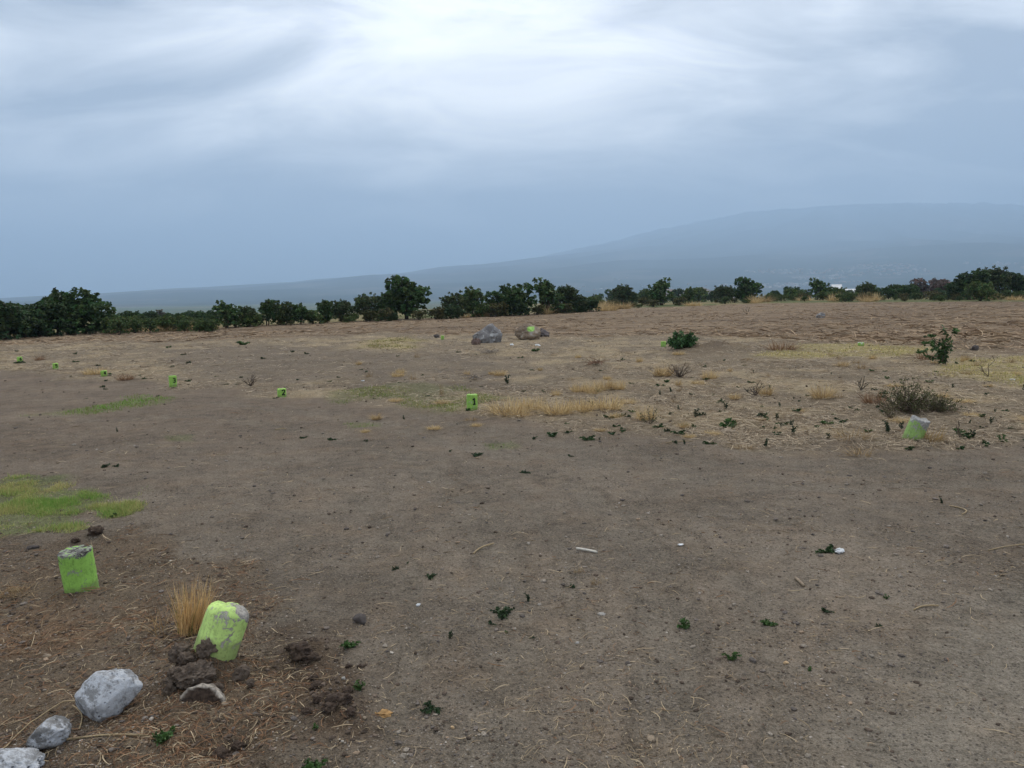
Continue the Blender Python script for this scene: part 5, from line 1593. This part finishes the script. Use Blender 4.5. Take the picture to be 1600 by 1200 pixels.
def straw():
    rng = np.random.default_rng(52); b = Bag()
    # fine chaff and stalks near the camera
    x, y = sample(52000, -120, 1720, 640, 1250, rng)
    zl, zf = Z_LEFT(x, y), Z_FIELD(x, y)
    patch = sstep(-0.1, 0.5, fbm(x / 0.7, y / 0.7, 12.2, 3))
    k = rng.random(len(x)) < (0.10 + 0.22 * patch + zl * (0.25 + 0.75 * patch) + 0.5 * zf) * (1 - 0.7 * Z_PATH(x, y)); x, y, zl = x[k], y[k], zl[k]; n = len(x)
    r = np.hypot(x, y)
    L_ = (0.012 + 0.12 * rng.random(n) ** (4 - 2.2 * zl)) * (0.6 + 0.05 * r); w = (0.0007 + 0.0009 * rng.random(n)) * (0.75 + 0.13 * r)
    f = rng.random(n)[:, None]
    pale = np.array((0.46, 0.36, 0.23)) * (1 - f) + np.array((0.22, 0.16, 0.10)) * f
    red = np.array((0.27, 0.155, 0.085)) * (1 - f) + np.array((0.13, 0.07, 0.042)) * f
    m = (rng.random(n) < 0.15 + 0.5 * zl)[:, None]
    v, q, c = straw_piece(x, y, L_, w, np.where(m, red, pale), rng, 0.9); b.add(v, q, c)
    # straw of the field
    x, y = sample(150000, -150, 1750, 520, 705, rng)
    zf, zb = Z_FIELD(x, y), Z_BARE(x, y)
    patch = sstep(-0.15, 0.45, fbm(x / 1.6, y / 1.6, 22.2, 3))
    k = rng.random(len(x)) < zf * (0.25 + 0.75 * patch) * (1 - 0.7 * zb); x, y = x[k], y[k]; n = len(x); r = np.hypot(x, y)
    L_ = (0.03 + 0.17 * rng.random(n) ** 2.5) * (0.7 + 0.04 * r); w = (0.0011 + 0.0016 * rng.random(n)) * (0.5 + 0.06 * r)
    f = rng.random(n)[:, None]; col = np.array((0.58, 0.47, 0.33)) * (1 - f) + np.array((0.20, 0.15, 0.105)) * f
    v, q, c = straw_piece(x, y, L_, w, col, rng, 0.35, 0.03); b.add(v, q, c)
    tag(link('straw_litter', b.mesh('straw_litter', M_STRAW)), 'dry straw and chaff scattered over the soil', 'straw', kind='stuff')
    # broken maize stalks on the far stubble, lying roughly along the furrows
    b = Bag(); x, y = sample(26000, -150, 1750, 468, 545, rng)
    y = np.round(y / 0.85) * 0.85 + rng.normal(0, 0.16, len(y))
    k = (rng.random(len(x)) < Z_STUB(x, y) * (0.35 + 0.65 * sstep(-0.2, 0.3, fbm(x / 5, y / 5, 2.9, 2)))) & (beyond(x, y) < -0.3); x, y = x[k], y[k]; n = len(x)
    L_ = 0.15 + 0.65 * rng.random(n) ** 2; w = 0.006 + 0.011 * rng.random(n)
    f = rng.random(n)[:, None]; col = np.array((0.40, 0.29, 0.18)) * (1 - f) + np.array((0.19, 0.125, 0.08)) * f
    v, q, c = straw_piece(x, y, L_, w, col, rng, 0.3, 0.08); b.add(v, q, c)
    tag(link('maize_stubble', b.mesh('maize_stubble', M_STRAW)), 'broken pale maize stalks covering the far part of the field', 'stubble', kind='stuff')


def blades(name, label, zones, n, box, h, w, c1, c2, seed, cat='grass', lean=0.8):
    rng = np.random.default_rng(seed); x, y = sample(n, *box, rng)
    m = np.zeros(len(x)); r0 = np.median(np.hypot(x, y))
    for z in zones: m = np.maximum(m, z(x, y))
    pt = sstep(-0.30, 0.30, fbm(x / 0.45 * (0.5 if r0 > 8 else 1), y / 0.45 * (0.4 if r0 > 8 else 1), seed * 1.0, 4))
    k = rng.random(len(x)) < m * (0.06 + 0.94 * pt); x, y = x[k], y[k]; n = len(x); r = np.hypot(x, y)
    hh = h * rng.uniform(0.4, 1.2, n) * (0.45 + 1.0 * pt[k]); a = rng.uniform(0, 6.283, n); ln = np.abs(rng.normal(0, lean, n))
    d = np.stack([np.cos(a) * ln, np.sin(a) * ln, np.ones(n)], -1); d /= np.linalg.norm(d, axis=1)[:, None]
    p0 = np.stack([x, y, height(x, y) - 0.003], -1); t = np.array([0, 0.55, 1.0])
    p = p0[:, None] + d[:, None] * (hh[:, None] * t)[..., None]; p[:, 2, 2] -= 0.15 * hh * ln
    th = rng.uniform(0, 3.14, n); side = np.stack([np.cos(th), np.sin(th), 0 * th], -1)
    hw = (w * rng.uniform(0.6, 1.3, n) * (0.6 + 0.08 * r))[:, None] * np.array([1, 0.8, 0.12])
    f = np.clip(rng.random(n) * 0.75 + 0.14 + 0.5 * fbm(x / 0.5, y / 0.5, 3.1, 2), 0, 1)[:, None]
    col = np.array(c1) * f + np.array(c2) * (1 - f)
    v, q, c = strips(p, side, hw, col)
    tag(link(name, mesh_np(name, v, q, None, M_BLADE, c)), label, cat, kind='stuff')


gravel(); clods(); straw()
GR, YE = (0.165, 0.32, 0.055), (0.46, 0.39, 0.17)
blades('grass_patch', 'short green grass patch at the left edge behind the upright marker', GREEN[:1], 110000, (-260, 230, 745, 845), 0.034, 0.0016, GR, YE, 61, lean=1.1)
blades('grass_patch', 'thin green grass strip on the bare track at the left', GREEN[1:2], 12000, (30, 320, 610, 655), 0.035, 0.0026, GR, (0.22, 0.20, 0.08), 62, lean=1.3)
blades('grass_patch', 'yellow green grass strips left of the number 1 marker', GREEN[2:3], 15000, (500, 780, 598, 645), 0.035, 0.0026, (0.14, 0.215, 0.05), (0.34, 0.29, 0.12), 63, lean=1.3)
blades('grass_patch', 'little green grass patches on the bare middle ground', GREEN[3:], 9000, (240, 820, 655, 708), 0.03, 0.002, GR, (0.15, 0.17, 0.05), 64, lean=1.3)
blades('yellow_grass', 'yellowish grass at the far edge of the right straw', YELLOW[:2], 40000, (1140, 1850, 528, 612), 0.055, 0.0036, (0.58, 0.46, 0.21), (0.32, 0.31, 0.11), 65, lean=2.6)
blades('yellow_grass', 'olive yellow grass patch left of the boulders', YELLOW[2:], 7000, (550, 670, 522, 552), 0.05, 0.0042, (0.32, 0.27, 0.12), (0.20, 0.20, 0.075), 66, lean=2.6)
label_families()
bpy.context.view_layer.update()
